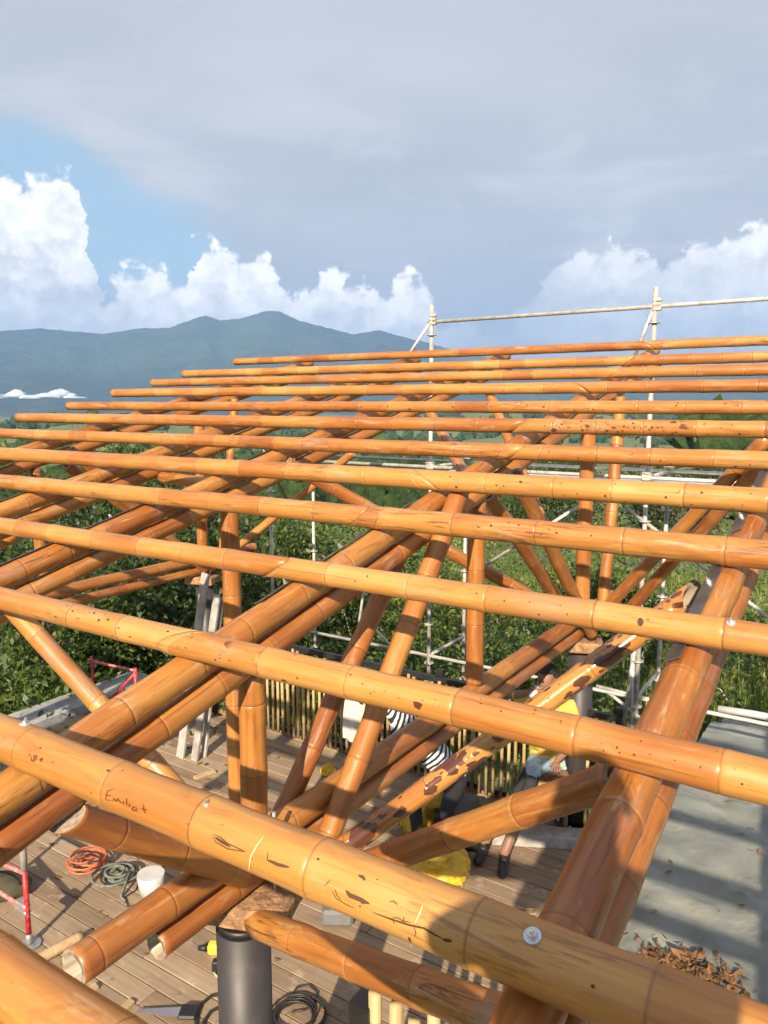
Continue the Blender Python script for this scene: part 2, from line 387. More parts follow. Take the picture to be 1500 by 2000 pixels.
M['yellow'] = plain('yellow_plastic_sheet', (0.58, 0.36, 0.02), 0.45, 0, 0.2, 5, 0.3, 12)
M['yellowtool'] = plain('yellow_tool_plastic', (0.78, 0.55, 0.04), 0.4)
M['white'] = plain('white_plastic', (0.50, 0.50, 0.48), 0.5, 0, 0.1)
M['cable'] = plain('black_cable', (0.025, 0.022, 0.02), 0.5, 0, 0.2)
M['orangecable'] = plain('orange_cable', (0.50, 0.12, 0.05), 0.5, 0, 0.3)
M['greencable'] = plain('grey_green_rope', (0.13, 0.15, 0.12), 0.75, 0, 0.4, 30)
M['rope'] = plain('straw_rope', (0.48, 0.36, 0.18), 0.8, 0, 0.3, 30)
M['chrome'] = plain('polished_blade', (0.75, 0.78, 0.8), 0.12, 1.0, 0.05)
M['palestick'] = plain('pale_peeled_bamboo', (0.44, 0.32, 0.17), 0.6, 0, 0.2, 9, 0.15)
M['skin'] = plain('skin', (0.22, 0.115, 0.075), 0.55, 0, 0.12, 10, 0.05)
M['hair'] = plain('black_hair', (0.012, 0.010, 0.010), 0.55, 0, 0.3, 60, 0.5, 120)
M['yshirt'] = plain('yellow_shirt', (0.56, 0.40, 0.08), 0.85, 0, 0.15, 12, 0.3)
M['denim'] = plain('light_denim', (0.25, 0.36, 0.46), 0.85, 0, 0.3, 9, 0.3)
M['blackcloth_legshade'] = plain('black_cloth_and_leg_shade', (0.016, 0.016, 0.019), 0.85, 0, 0.3, 9, 0.3)
M['boot'] = plain('black_rubber_boot', (0.018, 0.017, 0.017), 0.4, 0, 0.2)
M['greyshirt'] = plain('grey_shirt', (0.22, 0.22, 0.24), 0.85, 0, 0.15)
M['leafbrown'] = plain('dead_leaf', (0.15, 0.075, 0.03), 0.8, 0, 0.5, 15)
M['cloud'] = plain('cloud_white', (0.48, 0.53, 0.58), 1.0, bump=0)
M['olive'] = plain('olive_canvas', (0.055, 0.052, 0.03), 0.85, 0, 0.3, 9, 0.4)
M['foam'] = plain('grey_tool_body', (0.14, 0.14, 0.145), 0.5)

def stripes_mat():
    m, N, b = material('striped_knit'); tc = N.n('ShaderNodeTexCoord')
    sp = N.n('ShaderNodeSeparateXYZ'); N.set(sp.inputs[0], tc.outputs['Object'])
    ax = N.m('ADD', N.m('MULTIPLY', sp.outputs[0], 0.72), N.m('MULTIPLY', sp.outputs[2], -0.69))
    ax = N.m('ADD', ax, N.m('MULTIPLY', N.noise(tc.outputs['Object'], 7.0, 3), 0.03))
    wv = N.m('SINE', N.m('MULTIPLY', ax, 165.0))
    N.set(b.inputs['Base Color'], N.mix(N.ss(wv, -0.1, 0.15), (0.02, 0.02, 0.022), (0.62, 0.64, 0.66)))
    b.inputs['Roughness'].default_value = 0.9
    return m
M['stripes'] = stripes_mat()

def plank_mat():
    m, N, b = material('weathered_deck_wood'); tc = N.n('ShaderNodeTexCoord'); oi = N.n('ShaderNodeObjectInfo')
    r = oi.outputs['Random']
    nd = N.n('ShaderNodeVectorMath', operation='ADD'); N.set(nd.inputs[0], tc.outputs['Object'])
    N.set(nd.inputs[1], N.comb(N.m('MULTIPLY', r, 31.0), N.m('MULTIPLY', r, 17.0), 0.0)); co = nd.outputs[0]
    g = N.noise(N.mapping(co, (1.6, 34, 20)), 1.0, 5, 0.6, 0.5)
    w = N.noise(co, 2.3, 5, 0.6)
    f = N.m('ADD', N.m('MULTIPLY', g, 0.45), N.m('ADD', N.m('MULTIPLY', w, 0.35), N.m('MULTIPLY', r, 0.22)))
    c = N.ramp(f, [(0.25, (0.130, 0.088, 0.055)), (0.5, (0.245, 0.178, 0.115)), (0.72, (0.37, 0.283, 0.192))])
    c = N.mix(N.m('MULTIPLY', N.ss(N.noise(co, 5.5, 6, 0.7), 0.56, 0.68), 0.5), c, (0.52, 0.43, 0.31))
    c = N.mix(N.m('MULTIPLY', N.ss(N.noise(co, 13.0, 4, 0.7), 0.62, 0.7), 0.6), c, (0.11, 0.07, 0.045))
    N.set(b.inputs['Base Color'], c); b.inputs['Roughness'].default_value = 0.75
    N.set(b.inputs['Normal'], N.bump(g, 0.35, 0.006)); return m
M['plank'] = plank_mat()

def tarp_mat():
    m, N, b = material('grey_plastic_tarpaulin'); tc = N.n('ShaderNodeTexCoord'); co = tc.outputs['Object']
    n = N.noise(co, 0.9, 5, 0.6, 0.5); n2 = N.noise(co, 6.0, 6, 0.65)
    c = N.mix(N.ss(n, 0.35, 0.68), (0.145, 0.162, 0.145), (0.235, 0.247, 0.222))
    c = N.mix(N.m('MULTIPLY', N.ss(n2, 0.58, 0.72), 0.45), c, (0.31, 0.27, 0.21))
    c = N.mix(N.m('MULTIPLY', N.ss(N.noise(co, 3.1, 5, 0.7, 1.2), 0.64, 0.70), 0.6), c, (0.26, 0.18, 0.10))
    N.set(b.inputs['Base Color'], c); N.set(b.inputs['Roughness'], N.m('MULTIPLY_ADD', n2, 0.35, 0.28))
    N.set(b.inputs['Normal'], N.bump(N.m('ADD', n2, N.m('MULTIPLY', N.noise(co, 2.0, 5, 0.6, 1.0), 2.0)), 0.35, 0.03)); return m
M['tarp'] = tarp_mat()

def ground_mat():
    m, N, b = material('hillside_grass'); tc = N.n('ShaderNodeTexCoord'); co = tc.outputs['Object']
    geo = N.n('ShaderNodeNewGeometry')
    n = N.noise(co, 0.35, 6, 0.62); n2 = N.noise(co, 2.4, 6, 0.65); n3 = N.noise(co, 0.022, 5, 0.6)
    c = N.mix(N.ss(n, 0.35, 0.65), (0.075, 0.110, 0.026), (0.150, 0.180, 0.055))
    c = N.mix(N.m('MULTIPLY', N.ss(n2, 0.45, 0.7), 0.6), c, (0.045, 0.078, 0.018))
    c = N.mix(N.m('MULTIPLY', N.ss(n3, 0.5, 0.62), 0.75), c, (0.14, 0.16, 0.055))
    c = N.mix(N.m('MULTIPLY', N.ss(N.noise(co, 0.8, 4, 0.6), 0.62, 0.72), 0.5), c, (0.20, 0.14, 0.08))
    N.set(b.inputs['Base Color'], c); b.inputs['Roughness'].default_value = 0.95
    N.set(b.inputs['Normal'], N.bump(n2, 0.8, 0.25)); return m
M['ground'] = ground_mat()

def leaf_mat(name, dark, light, warm=(0.16, 0.17, 0.03), trans=0.35):
    m, N, b = material(name); tc = N.n('ShaderNodeTexCoord'); at = N.attr('leaf')
    c = N.mix(at, dark, light); c = N.mix(N.ss(at, 0.86, 1.0), c, warm)
    N.set(b.inputs['Base Color'], c); b.inputs['Roughness'].default_value = 0.5
    tr = N.n('ShaderNodeBsdfTranslucent'); N.set(tr.inputs[0], N.mix(0.5, c, light))
    mx = N.n('ShaderNodeMixShader'); mx.inputs[0].default_value = trans
    out = [x for x in N.t.nodes if x.type == 'OUTPUT_MATERIAL'][0]
    N.t.links.new(b.outputs[0], mx.inputs[1]); N.t.links.new(tr.outputs[0], mx.inputs[2]); N.t.links.new(mx.outputs[0], out.inputs[0])
    return m
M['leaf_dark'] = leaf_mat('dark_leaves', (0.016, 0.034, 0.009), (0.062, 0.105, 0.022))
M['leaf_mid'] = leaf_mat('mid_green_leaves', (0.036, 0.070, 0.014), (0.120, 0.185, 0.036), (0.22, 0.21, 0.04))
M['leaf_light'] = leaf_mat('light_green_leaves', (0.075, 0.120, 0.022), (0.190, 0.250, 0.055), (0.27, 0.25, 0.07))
M['bark'] = plain('bark', (0.10, 0.075, 0.055), 0.9, 0, 0.4, 12, 0.8, 30)
M['twig'] = plain('dry_twig', (0.36, 0.33, 0.27), 0.9, 0, 0.3, 20)

def forest_mat(name, a, b2, sc):
    m, N, b = material(name); tc = N.n('ShaderNodeTexCoord'); co = tc.outputs['Object']
    n = N.noise(co, sc, 6, 0.65); n2 = N.noise(co, sc * 0.12, 5, 0.6)
    c = N.mix(N.ss(n, 0.3, 0.7), a, b2); c = N.mix(N.m('MULTIPLY', N.ss(n2, 0.45, 0.65), 0.6), c, tuple(x * 1.7 for x in b2))
    N.set(b.inputs['Base Color'], c); b.inputs['Roughness'].default_value = 1.0; b.inputs['Specular IOR Level'].default_value = 0.1
    N.set(b.inputs['Normal'], N.bump(n, 1.0, 3.0 / sc * 0.2)); return m
M['forest'] = forest_mat('forest_canopy', (0.014, 0.030, 0.010), (0.045, 0.075, 0.022), 0.5)
M['mountain'] = forest_mat('mountain_forest', (0.016, 0.032, 0.016), (0.040, 0.062, 0.026), 0.012)


# ------------------------------------------------------------------ bamboo pole
def pole(name, A, B, r0, r1=None, parent=None, seed=0, cutA=None, cutB=None, tint=0.0, spots=0.0, wear=0.3, gloss=0.0,
         pitch=0.30, seg=20, ref=UP, bend=0.0, wall=0.016, wob=0.0055, closedA=False, closedB=False):
    rng = random.Random(seed * 7919 + 13); A = Vector(A); B = Vector(B); r1 = r0 if r1 is None else r1
    L = (B - A).length; X, Y, Z = frame_of(B - A, ref)
    nodes = []; z = -rng.uniform(0.0, pitch)
    while z < L + pitch:
        nodes.append(z); z += pitch * rng.uniform(0.82, 1.18)
    rows = []                                            # z, dr, ring, pale, tone
    tones = {i: rng.random() for i in range(len(nodes) + 2)}
    for i, nz in enumerate(nodes):
        tn = tones[i]; tn2 = tones[i + 1]
        ks = rng.uniform(.35, 1.0); kb = rng.uniform(.35, .9); kp = rng.uniform(.1, .8)
        prof = [(-.045, .0000, 0, 0.0, tn), (-.016, .0012 * kb, 0, .1 * kp, tn), (-.0060, .0028 * kb, 0, .25 * kp, tn), (-.0020, .0008 * kb, 0.35 * ks, 0, tn), (0.0, -.0008, ks, 0, tn),
                (.0020, .0008 * kb, .35 * ks, .1, tn2), (.0060, .0024 * kb, .0, .8 * kp, tn2), (.016, .0010 * kb, 0, .4 * kp, tn2), (.045, .0, 0, .1 * kp, tn2)]
        for dz, dr, rg, pl, t in prof: rows.append((nz + dz, dr, rg, pl, t))
        nx = nodes[i + 1] if i + 1 < len(nodes) else nz + pitch
        for k in (0.3, 0.5, 0.7):
            rows.append((nz + (nx - nz) * k, -0.0012, 0, 0, tn2))
    rows.sort(key=lambda q: q[0])
    rows = [q for q in rows if 0.012 < q[0] < L - 0.012]
    t0 = rows[0][4] if rows else .5; t1 = rows[-1][4] if rows else .5
    rows = [(0.0, 0, 0, 0, t0)] + rows + [(L, 0, 0, 0, t1)]
    zz = np.array([q[0] for q in rows]); n = len(rows)
    th = np.arange(seg) * 2 * math.pi / seg
    ph = rng.uniform(0, 6.28); ov = rng.uniform(0.0, 0.025)
    sh = np.array([mnoise.noise((q * 1.7 + seed * 3.1, 0.3, seed * .7)) for q in zz]) * wob
    sh2 = np.array([mnoise.noise((q * 1.7 + seed * 3.1, 9.3, seed * .7)) for q in zz]) * wob
    bow = bend * np.sin(np.pi * zz / L)
    rr = r0 + (r1 - r0) * zz / L
    R = (rr + np.array([q[1] for q in rows]))[:, None] * (1 + ov * np.cos(2 * (th[None, :] - ph)))
    px = R * np.cos(th) + (sh + bow)[:, None]; py = R * np.sin(th) + sh2[:, None]
    pz = np.repeat(zz[:, None], seg, 1)
    reach = 4.5 * max(r0, r1)
    if cutA is not None: pz = pz + np.clip(1 - zz / reach, 0, 1)[:, None] * (px * cutA[0] + py * cutA[1])
    if cutB is not None: pz = pz + np.clip(1 - (L - zz) / reach, 0, 1)[:, None] * (px * cutB[0] + py * cutB[1])
    V = np.stack([px, py, pz], -1).reshape(-1, 3).tolist()
    ring = np.repeat([q[2] for q in rows], seg).tolist(); pale = np.repeat([q[3] for q in rows], seg).tolist()
    tone = np.repeat([q[4] for q in rows], seg).tolist(); inner = [0.0] * (n * seg)
    F = [(i * seg + j, i * seg + (j + 1) % seg, (i + 1) * seg + (j + 1) % seg, (i + 1) * seg + j) for i in range(n - 1) for j in range(seg)]
    def end(row, sgn, closed):
        base = row * seg; ids = [base + j for j in range(seg)]
        cx = float(px[row].mean()); cy = float(py[row].mean())
        wl = min(wall, rr[row] * .35); k = 1 - wl / rr[row]
        def newring(scale, dz, inn):
            s0 = len(V)
            for j in range(seg):
                v = V[ids[j]]; V.append([cx + (v[0] - cx) * scale, cy + (v[1] - cy) * scale, v[2] + dz])
                ring.append(0); pale.append(0); tone.append(.5); inner.append(inn)
            return list(range(s0, s0 + seg))
        a0 = newring(0.997, 0, 0.8)
        for j in range(seg):
            q = (ids[j], ids[(j + 1) % seg], a0[(j + 1) % seg], a0[j]); F.append(q if sgn > 0 else q[::-1])
        a1 = newring(k, 0, 1.0)
        for j in range(seg):
            q = (a0[j], a0[(j + 1) % seg], a1[(j + 1) % seg], a1[j]); F.append(q if sgn > 0 else q[::-1])
        if closed: F.append(tuple(a1) if sgn > 0 else tuple(a1[::-1])); return
        a2 = newring(k, -sgn * 0.11, 0.9)
        for j in range(seg):
            q = (a1[j], a1[(j + 1) % seg], a2[(j + 1) % seg], a2[j]); F.append(q if sgn > 0 else q[::-1])
        F.append(tuple(a2) if sgn > 0 else tuple(a2[::-1]))
    end(n - 1, 1, closedB); end(0, -1, closedA)
    me = bpy.data.meshes.new(name); me.from_pydata(V, [], F); me.update()
    for nm, dat in (('ring', ring), ('pale', pale), ('tone', tone), ('inner', inner)):
        at = me.attributes.new(nm, 'FLOAT', 'POINT'); at.data.foreach_set('value', dat)
    me.materials.append(M['bamboo'])
    sm = [len(f) == 4 for f in F]; me.polygons.foreach_set('use_smooth', sm)
    o = bpy.data.objects.new(name, me); link(o)
    o.matrix_world = Matrix(((X.x, Y.x, Z.x, A.x), (X.y, Y.y, Z.y, A.y), (X.z, Y.z, Z.z, A.z), (0, 0, 0, 1)))
    o['tint'] = float(tint); o['spots'] = float(spots); o['wear'] = float(wear); o['gloss'] = float(gloss)
    if parent is not None: adopt(o, parent)
    return o

def ray_cyl(x, y, A, B, r):
    """photo pixel -> point and normal on a pole"""
    A = Vector(A); Z = (Vector(B) - A).normalized(); dr = pxdir(x, y).normalized(); o = C0 - A
    d_ = dr - Z * dr.dot(Z); o_ = o - Z * o.dot(Z)
    a = d_.dot(d_); b = 2 * d_.dot(o_); c = o_.dot(o_) - r * r; disc = b * b - 4 * a * c
    t = (-b - math.sqrt(max(disc, 0))) / (2 * a)
    p = C0 + dr * t; n = (p - A) - Z * (p - A).dot(Z); return p, n.normalized()
def strokes(name, lines, A, B, r, mat, parent, wpx=2.2):
    """flat ink or crack lines lying on a pole's surface, given as photo polylines"""
    bm = bmesh.new()
    for ln in lines:
        w = wpx
        if isinstance(ln, tuple): ln, w = ln
        pts = []
        for i in range(len(ln) - 1):
            for k in range(4): pts.append((ln[i][0] + (ln[i + 1][0] - ln[i][0]) * k / 4, ln[i][1] + (ln[i + 1][1] - ln[i][1]) * k / 4))
        pts.append(ln[-1]); prev = None
        for i, q in enumerate(pts):
            p, nn = ray_cyl(q[0], q[1], A, B, r + 0.0010); nn = nn.normalized(); p = p + nn * 0.0008
            q2 = pts[min(i + 1, len(pts) - 1)]; q1 = pts[max(i - 1, 0)]
            tv = ray_cyl(q2[0], q2[1], A, B, r)[0] - ray_cyl(q1[0], q1[1], A, B, r)[0]
            sdv = nn.cross(tv)
            if sdv.length < 1e-9: sdv = nn.cross(UP)
            sdv.normalize(); hw = w * (p - C0).length / FPX / 2 * (1 - 0.75 * abs(2 * i / max(1, len(pts) - 1) - 1) ** 3)
            a = bm.verts.new(p + sdv * hw); b = bm.verts.new(p - sdv * hw)
            if prev: bm.faces.new((prev[0], prev[1], b, a))
            prev = (a, b)
    return tag(bm_obj(name, bm, mat, parent), kind='stuff')
def washer(parent, p, n, r=0.016):
    bm = bmesh.new(); bm_tube(bm, p - n * 0.004, p + n * 0.002, r, 18); w = bm_obj('bolt_washer', bm, M['washer'], parent)
    bm = bmesh.new(); bm_tube(bm, p + n * 0.002, p + n * 0.010, r * 0.55, 6); bm_tube(bm, p + n * 0.010, p + n * 0.018, r * 0.3, 8)
    bm_obj('nut', bm, M['bolt'], w); return w


# ================================================================== THE SETTING: ground, hills, mountains
DECK_V, DECK_U0, DECK_U1 = 6.15, -7.75, -1.45
def gz(x, y):
    x = np.asarray(x, float); y = np.asarray(y, float)
    d = np.hypot(x * 0.8, np.maximum(y, 0)); d = np.maximum(d - 10.5, 0)
    z = -0.62 - d * 0.165 / (1 + d / 290.0)
    z = z + (fbm(x / 9.0, y / 9.0, 3, 4) - 0.5) * np.clip(d / 14, 0, 1) * 1.3
    z = z + (fbm(x / 130.0, y / 130.0, 8, 5) - 0.5) * np.clip((d - 40) / 260, 0, 1) * 34
    z = z + 25 * np.exp(-(((x - 135) / 62) ** 2 + ((y - 235) / 60) ** 2)) + 12 * np.exp(-(((x - 60) / 40) ** 2 + ((y - 130) / 45) ** 2))
    z = z + 26 * np.exp(-(((x + 330) / 160) ** 2 + ((y - 900) / 240) ** 2)) + 30 * np.exp(-(((x - 250) / 260) ** 2 + ((y - 1150) / 200) ** 2))
    return z
def gpt(x, y): return Vector((x, y, float(gz(np.array([x]), np.array([y]))[0])))
def polar_sheet(name, mat, az0, az1, na, rs, zfun, kind='structure'):
    az = np.radians(np.linspace(az0, az1, na)); A, R = np.meshgrid(az, np.array(rs))
    X = R * np.sin(A); Y = R * np.cos(A); Zv = zfun(X, Y, A, R)
    nr = len(rs); V = np.stack([X, Y, Zv], -1).reshape(-1, 3)
    i, j = np.meshgrid(np.arange(nr - 1), np.arange(na - 1), indexing='ij')
    q = np.stack([i * na + j, i * na + j + 1, (i + 1) * na + j + 1, (i + 1) * na + j], -1).reshape(-1, 4)
    me = bpy.data.meshes.new(name); me.from_pydata(V.tolist(), [], [t[::-1] for t in q.tolist()]); me.update(); me.shade_smooth()
    me.materials.append(mat); o = bpy.data.objects.new(name, me); link(o); tag(o, kind=kind); return o
rs = [0.3 + 2.2 * k for k in range(6)] + list(np.geomspace(13, 6500, 150))
polar_sheet('hillside_ground', M['ground'], -180, 180, 361, rs, lambda X, Y, A, R: gz(X, Y))

crest = [(-900, 600), (-500, 610), (-250, 625), (-100, 640), (0, 646), (80, 641), (200, 652), (270, 641), (330, 640), (372, 625), (400, 615), (428, 625), (470, 622), (520, 606), (548, 608),
         (585, 626), (640, 640), (690, 653), (738, 644), (785, 657), (830, 668), (880, 682), (960, 700), (1100, 712), (1300, 722), (1500, 716), (1800, 690), (2300, 660)]
ca_ = [math.atan2(pxdir(x, y).x, pxdir(x, y).y) for x, y in crest]
ce_ = [pxdir(x, y).z / math.hypot(pxdir(x, y).x, pxdir(x, y).y) for x, y in crest]
def mz(X, Y, A, R):
    tn = np.interp(A, ca_, ce_); R0 = 5200.0; top = tn * R0 + CAMH
    f = np.clip((R - 3000) / (R0 - 3000), 0, 1); back = np.clip((6500 - R) / (6500 - R0), 0, 1)
    shape = np.where(R <= R0, f ** 1.25, back)
    rid = 1 - np.abs(2 * fbm(A * 26 + R / 2600, R / 900.0, 21, 5) - 1)
    z = -70 + (top + 70) * shape * (1 - 0.30 * (1 - shape) * rid)
    z = z + (fbm(X / 420, Y / 420, 5, 5) - 0.5) * 230 * shape * (1 - shape) * 2.2 + (fbm(A * 300, R / 300, 12, 3) - .5) * 10 * shape
    return z
polar_sheet('mountain_range', M['mountain'], -75, 75, 700, np.linspace(3000, 6500, 60), mz)

# a low white cloud lying in the valley, far left
bm = bmesh.new(); rc = random.Random(3)
def valley_lump(px, py, w, h, R=2850):
    d_ = pxdir(px, py); k = R / math.hypot(d_.x, d_.y); c = C0 + d_ * k; f_ = Vector((d_.x, d_.y, 0)).normalized(); x_ = Vector((f_.y, -f_.x, 0)); m_ = R / FPX
    b2 = bmesh.new(); bmesh.ops.create_icosphere(b2, subdivisions=3, radius=1.0)
    for v in b2.verts:
        q = v.co * (1 + .35 * mnoise.noise(v.co * 2.3 + Vector((px, 0, 0)))); q.z = max(q.z, -.25)
        v.co = c + x_ * (q.x * w * m_) + f_ * (q.y * w * m_ * .6) + UP * (q.z * h * m_)
    me_ = bpy.data.meshes.new('t'); b2.to_mesh(me_); b2.free(); bm.from_mesh(me_); bpy.data.meshes.remove(me_)
for px, py, w, h in [(-60, 776, 70, 7), (8, 776, 34, 5), (34, 774, 16, 11), (62, 777, 30, 5), (96, 775, 26, 7), (116, 772, 18, 11), (134, 774, 14, 7), (142, 777, 22, 2.5), (-120, 774, 60, 12)]: valley_lump(px, py, w, h)
o = bm_obj('low_cloud', bm, M['cloud'], None, True); tag(o, 'strip of low white cloud lying in the valley at far left', 'cloud', kind='stuff')


# ================================================================== DECK, TARPAULIN, EDGES
PLK = 0.142
deck = tag(empty('deck', W(-4.5, 4, 0)), kind='structure')
rngd = random.Random(4)
k = 0; v = 1.0
plank_cache = {}
while v < DECK_V - 0.01:
    u = DECK_U0 + 0.12; first = True
    while u < DECK_U1 - 0.05:
        ln = rngd.choice([2.1, 2.4, 2.7]) if not first else rngd.choice([1.1, 1.7, 2.2]); first = False
        ln = min(ln, DECK_U1 - u); ln = round(ln, 2)
        key = ln
        if key not in plank_cache:
            bm = bmesh.new(); bm_box(bm, (0, 0, 0), (ln - 0.004, PLK - 0.007, 0.028), bevel=0.003)
            me = bpy.data.meshes.new('plank'); bm.to_mesh(me); bm.free(); me.materials.append(M['plank']); plank_cache[key] = me
        o = bpy.data.objects.new('plank', plank_cache[key]); link(o)
        o.location = W(u + ln / 2, v + PLK / 2, -0.014 + rngd.uniform(-0.0025, 0.0015))
        o.rotation_euler = (rngd.uniform(-.004, .004), 0, math.atan2(EU.y, EU.x) + rngd.uniform(-.0012, .0012)); adopt(o, deck)
        u += ln
    v += PLK
box_obj('joist_bed', W((DECK_U0 + DECK_U1) / 2, 3.5, -0.16), (DECK_U1 - DECK_U0 - .1, DECK_V - 1.0, 0.22), M['black'], deck, EU, EV, UP)
box_obj('edge_board', W((DECK_U0 + DECK_U1) / 2, DECK_V + 0.03, -0.02), (DECK_U1 - DECK_U0, 0.05, 0.16), M['rawwood'], deck, EU, EV, UP)
kerb = box_obj('concrete_kerb', W(DECK_U0 - 0.13, 3.6, -0.06), (0.46, 5.6, 0.34), M['concrete'], None, EU, EV, UP, bevel=0.015)
tag(kerb, kind='structure')

def sheet(name, mat, u0, u1, v0, v1, nu, nv, zf):
    uu = np.linspace(u0, u1, nu); vv = np.linspace(v0, v1, nv); U, Vv = np.meshgrid(uu, vv); Zz = zf(U, Vv)
    P = [W(a, b, c) for a, b, c in zip(U.ravel(), Vv.ravel(), Zz.ravel())]
    F = [(i * nu + j, i * nu + j + 1, (i + 1) * nu + j + 1, (i + 1) * nu + j) for i in range(nv - 1) for j in range(nu - 1)]
    return mesh_obj(name, P, F, mat, None, True)
def tz(U, Vv):
    rdg = 1 - np.abs(2 * fbm(U * 1.3 + 4, Vv * 0.8, 31, 4) - 1)
    z = -0.03 + 0.09 * (rdg - 0.5) + 0.035 * (fbm(U * 5, Vv * 3, 32, 4) - .5) + 0.02 * (1 - np.abs(2 * fbm(U * 2.2 + Vv * 3.1, Vv * 1.2 - U, 33, 4) - 1)) ** 4 * 2
    return z - np.clip(Vv - 9.1, 0, 1) * 0.5
tarp = sheet('tarpaulin', M['tarp'], DECK_U1 + 0.02, 7.0, 1.0, 9.5, 150, 150, tz)
tag(tarp, 'wrinkled grey green tarpaulin spread over the ground beside the deck', 'tarpaulin')
bm = bmesh.new(); pts = [W(DECK_U1 + 0.05 + t * 8.3, 9.42 + 0.03 * math.sin(t * 9), 0.03 + 0.02 * math.sin(t * 23)) for t in [i / 24 for i in range(25)]]
bm_path(bm, pts, 0.045, 8); hem = bm_obj('edge_roll', bm, M['alu'], tarp, True)
# fill slab under it so that its edge is not open
tag(box_obj('slab', W(2.8, 5.2, -0.33), (8.3, 8.6, 0.45), M['concrete'], None, EU, EV, UP), kind='structure')


# ================================================================== PURLINS
PR = [.058, .061, .049, .047, .053, .054, .047, .048, .044, .046, .044, .045, .045]
PVv = [.707, 1.165, 1.784, 2.404, 3.0, 3.56, 4.14, 4.71, 5.24, 5.86, 6.42, 6.95, 7.75]
UL = {0: -3.4, 1: -4.3, 2: -7.55, 3: -7.5, 4: -7.6, 5: -7.5, 6: -7.62, 7: -7.62, 8: -7.52, 9: -7.55, 10: -7.52, 11: -7.56, 12: -7.42}
LBL = ['bamboo purlin cut off by the bottom left corner, nearest of all',
       'thick bamboo purlin in front with scratched writing and a bolt washer',
       'speckled honey coloured purlin, second from the front, with a slanting splice at left',
       'smooth orange purlin, third from the front, with one round brown spot',
       'fourth purlin from the front, streaked brown towards the right',
       'fifth purlin from the front, orange left half spliced to a pale spotted right half',
       'sixth purlin from the front, with a burst of brown scratches near its middle',
       'seventh purlin from the front, its left end showing against the valley, scribbled spots at right',
       'eighth purlin from the front, slim, peppered with small dark dots',
       'ninth purlin from the front, yellow with an orange right half beyond a slanting splice',
       'third purlin from the top edge of the roof, plain tan',
       'second purlin from the top edge of the roof, yellow at left and orange at right',
       'topmost purlin along the upper roof edge, dark scorched middle and yellow right end']
SPL = {2: (365, 1250), 3: (548, 1103), 4: (715, 1000), 5: (822, 946), 6: (1010, 882), 7: (1010, 833), 9: (1135, 757), 10: (1200, 727), 11: (1230, 703), 12: (1268, 673), 8: (1010, 794)}
TINT = {0: (.4, .4), 1: (.45, .2), 2: (.58, .55), 3: (.35, .5), 4: (.30, .18), 5: (.25, .75), 6: (.15, .20), 7: (.15, .25), 8: (.15, .30), 9: (.35, .02), 10: (.15, .25), 11: (.42, .02), 12: (-.05, .40)}
SPT = {0: (0, 0), 1: (.02, .02), 2: (.28, .42), 3: (.0, .14), 4: (.0, .12), 5: (.0, .32), 6: (.0, .10), 7: (.0, .55), 8: (.28, .25), 9: (0, .05), 10: (0, 0), 11: (0, 0), 12: (.2, 0)}
purl = []; PAX = []
for i, v in enumerate(PVv):
    lift = PR[i] - 0.05
    A = roofpt(UL[i], v, -lift); B = roofpt(2.4, v, -lift); PAX.append((A, B))
    th = empty('bamboo_purlin', A); tag(th, LBL[i], 'purlin', 'bamboo purlins laid across the roof'); purl.append(th)
    bnd = 0.0
    if i in SPL:
        us = roofpt(0, 0).dot(EU); p = hit(*SPL[i], NRM, NRM.dot(A)); us = p.dot(EU); Mx = A + EU * (us - UL[i])
        kx = 1.5 if i in (5, 9, 12, 3) else 1.1; ky = {2: -1.4, 3: .6}.get(i, .5)
        cut = (-kx, ky) if i in (5, 9, 12) else (kx, ky)
        ends = [(A, Mx, 0, None, cut), (Mx, B, 1, cut, None)]
    else: ends = [(A, B, 0, None, None)]
    for a, b, kx_, c1, c2 in ends:
        rr = PR[i] * (1.0 if kx_ == 0 else 1.02)
        pole('pole', a, b, rr, rr, th, seed=i * 3 + kx_ + 1, cutA=c1, cutB=c2, tint=TINT[i][kx_], spots=SPT[i][kx_], wear=[.5, .35, .15, .25, .7, .45, .8, .6, .5, .3, .5, .2, .9][i] if not (i == 5 and kx_ == 1) else .15,
             pitch=[.33, .335, .31, .33, .34, .33, .30, .33, .30, .33, .34, .27, .29][i], seg=28 if i < 4 else 18, wob=.0022, closedA=(c1 is not None), closedB=(c2 is not None))
# writing, cracks and bolts on the front purlin
def zz3(pts, ox=0, oy=1500, s=3.0): return [(ox + x / s, oy + y / s) for x, y in pts]
A1, B1 = PAX[1]; r1_ = PR[1]
name_lines = [zz3(q) for q in [[(668, 122), (632, 135), (622, 160), (620, 186), (660, 190)], [(624, 160), (652, 160)], [(662, 196), (668, 178), (682, 196), (690, 180), (704, 200), (714, 208)],
              [(722, 192), (724, 216)], [(740, 172), (742, 226)], [(757, 206), (760, 232)], [(800, 236), (780, 226), (772, 242), (786, 252), (798, 240), (806, 262)], [(838, 206), (842, 246), (852, 266)], [(824, 236), (862, 246)], [(746, 138), (748, 143)]]]
strokes('scratched_name', name_lines, A1, B1, r1_, M['mark'], purl[1], 1.9)
q4 = lambda pts: zz3(pts, 0, 1180, 4.545)
strokes('ink_mark', [q4([(258, 1328), (266, 1346)]), q4([(274, 1345), (280, 1388), (300, 1394), (302, 1345), (326, 1340)]), q4([(322, 1342), (316, 1392)]), q4([(345, 1378), (380, 1368), (352, 1390), (378, 1396)])], A1, B1, r1_, M['mark'], purl[1], 2.0)
z2 = lambda pts: zz3(pts, 400, 1500, 3.0)
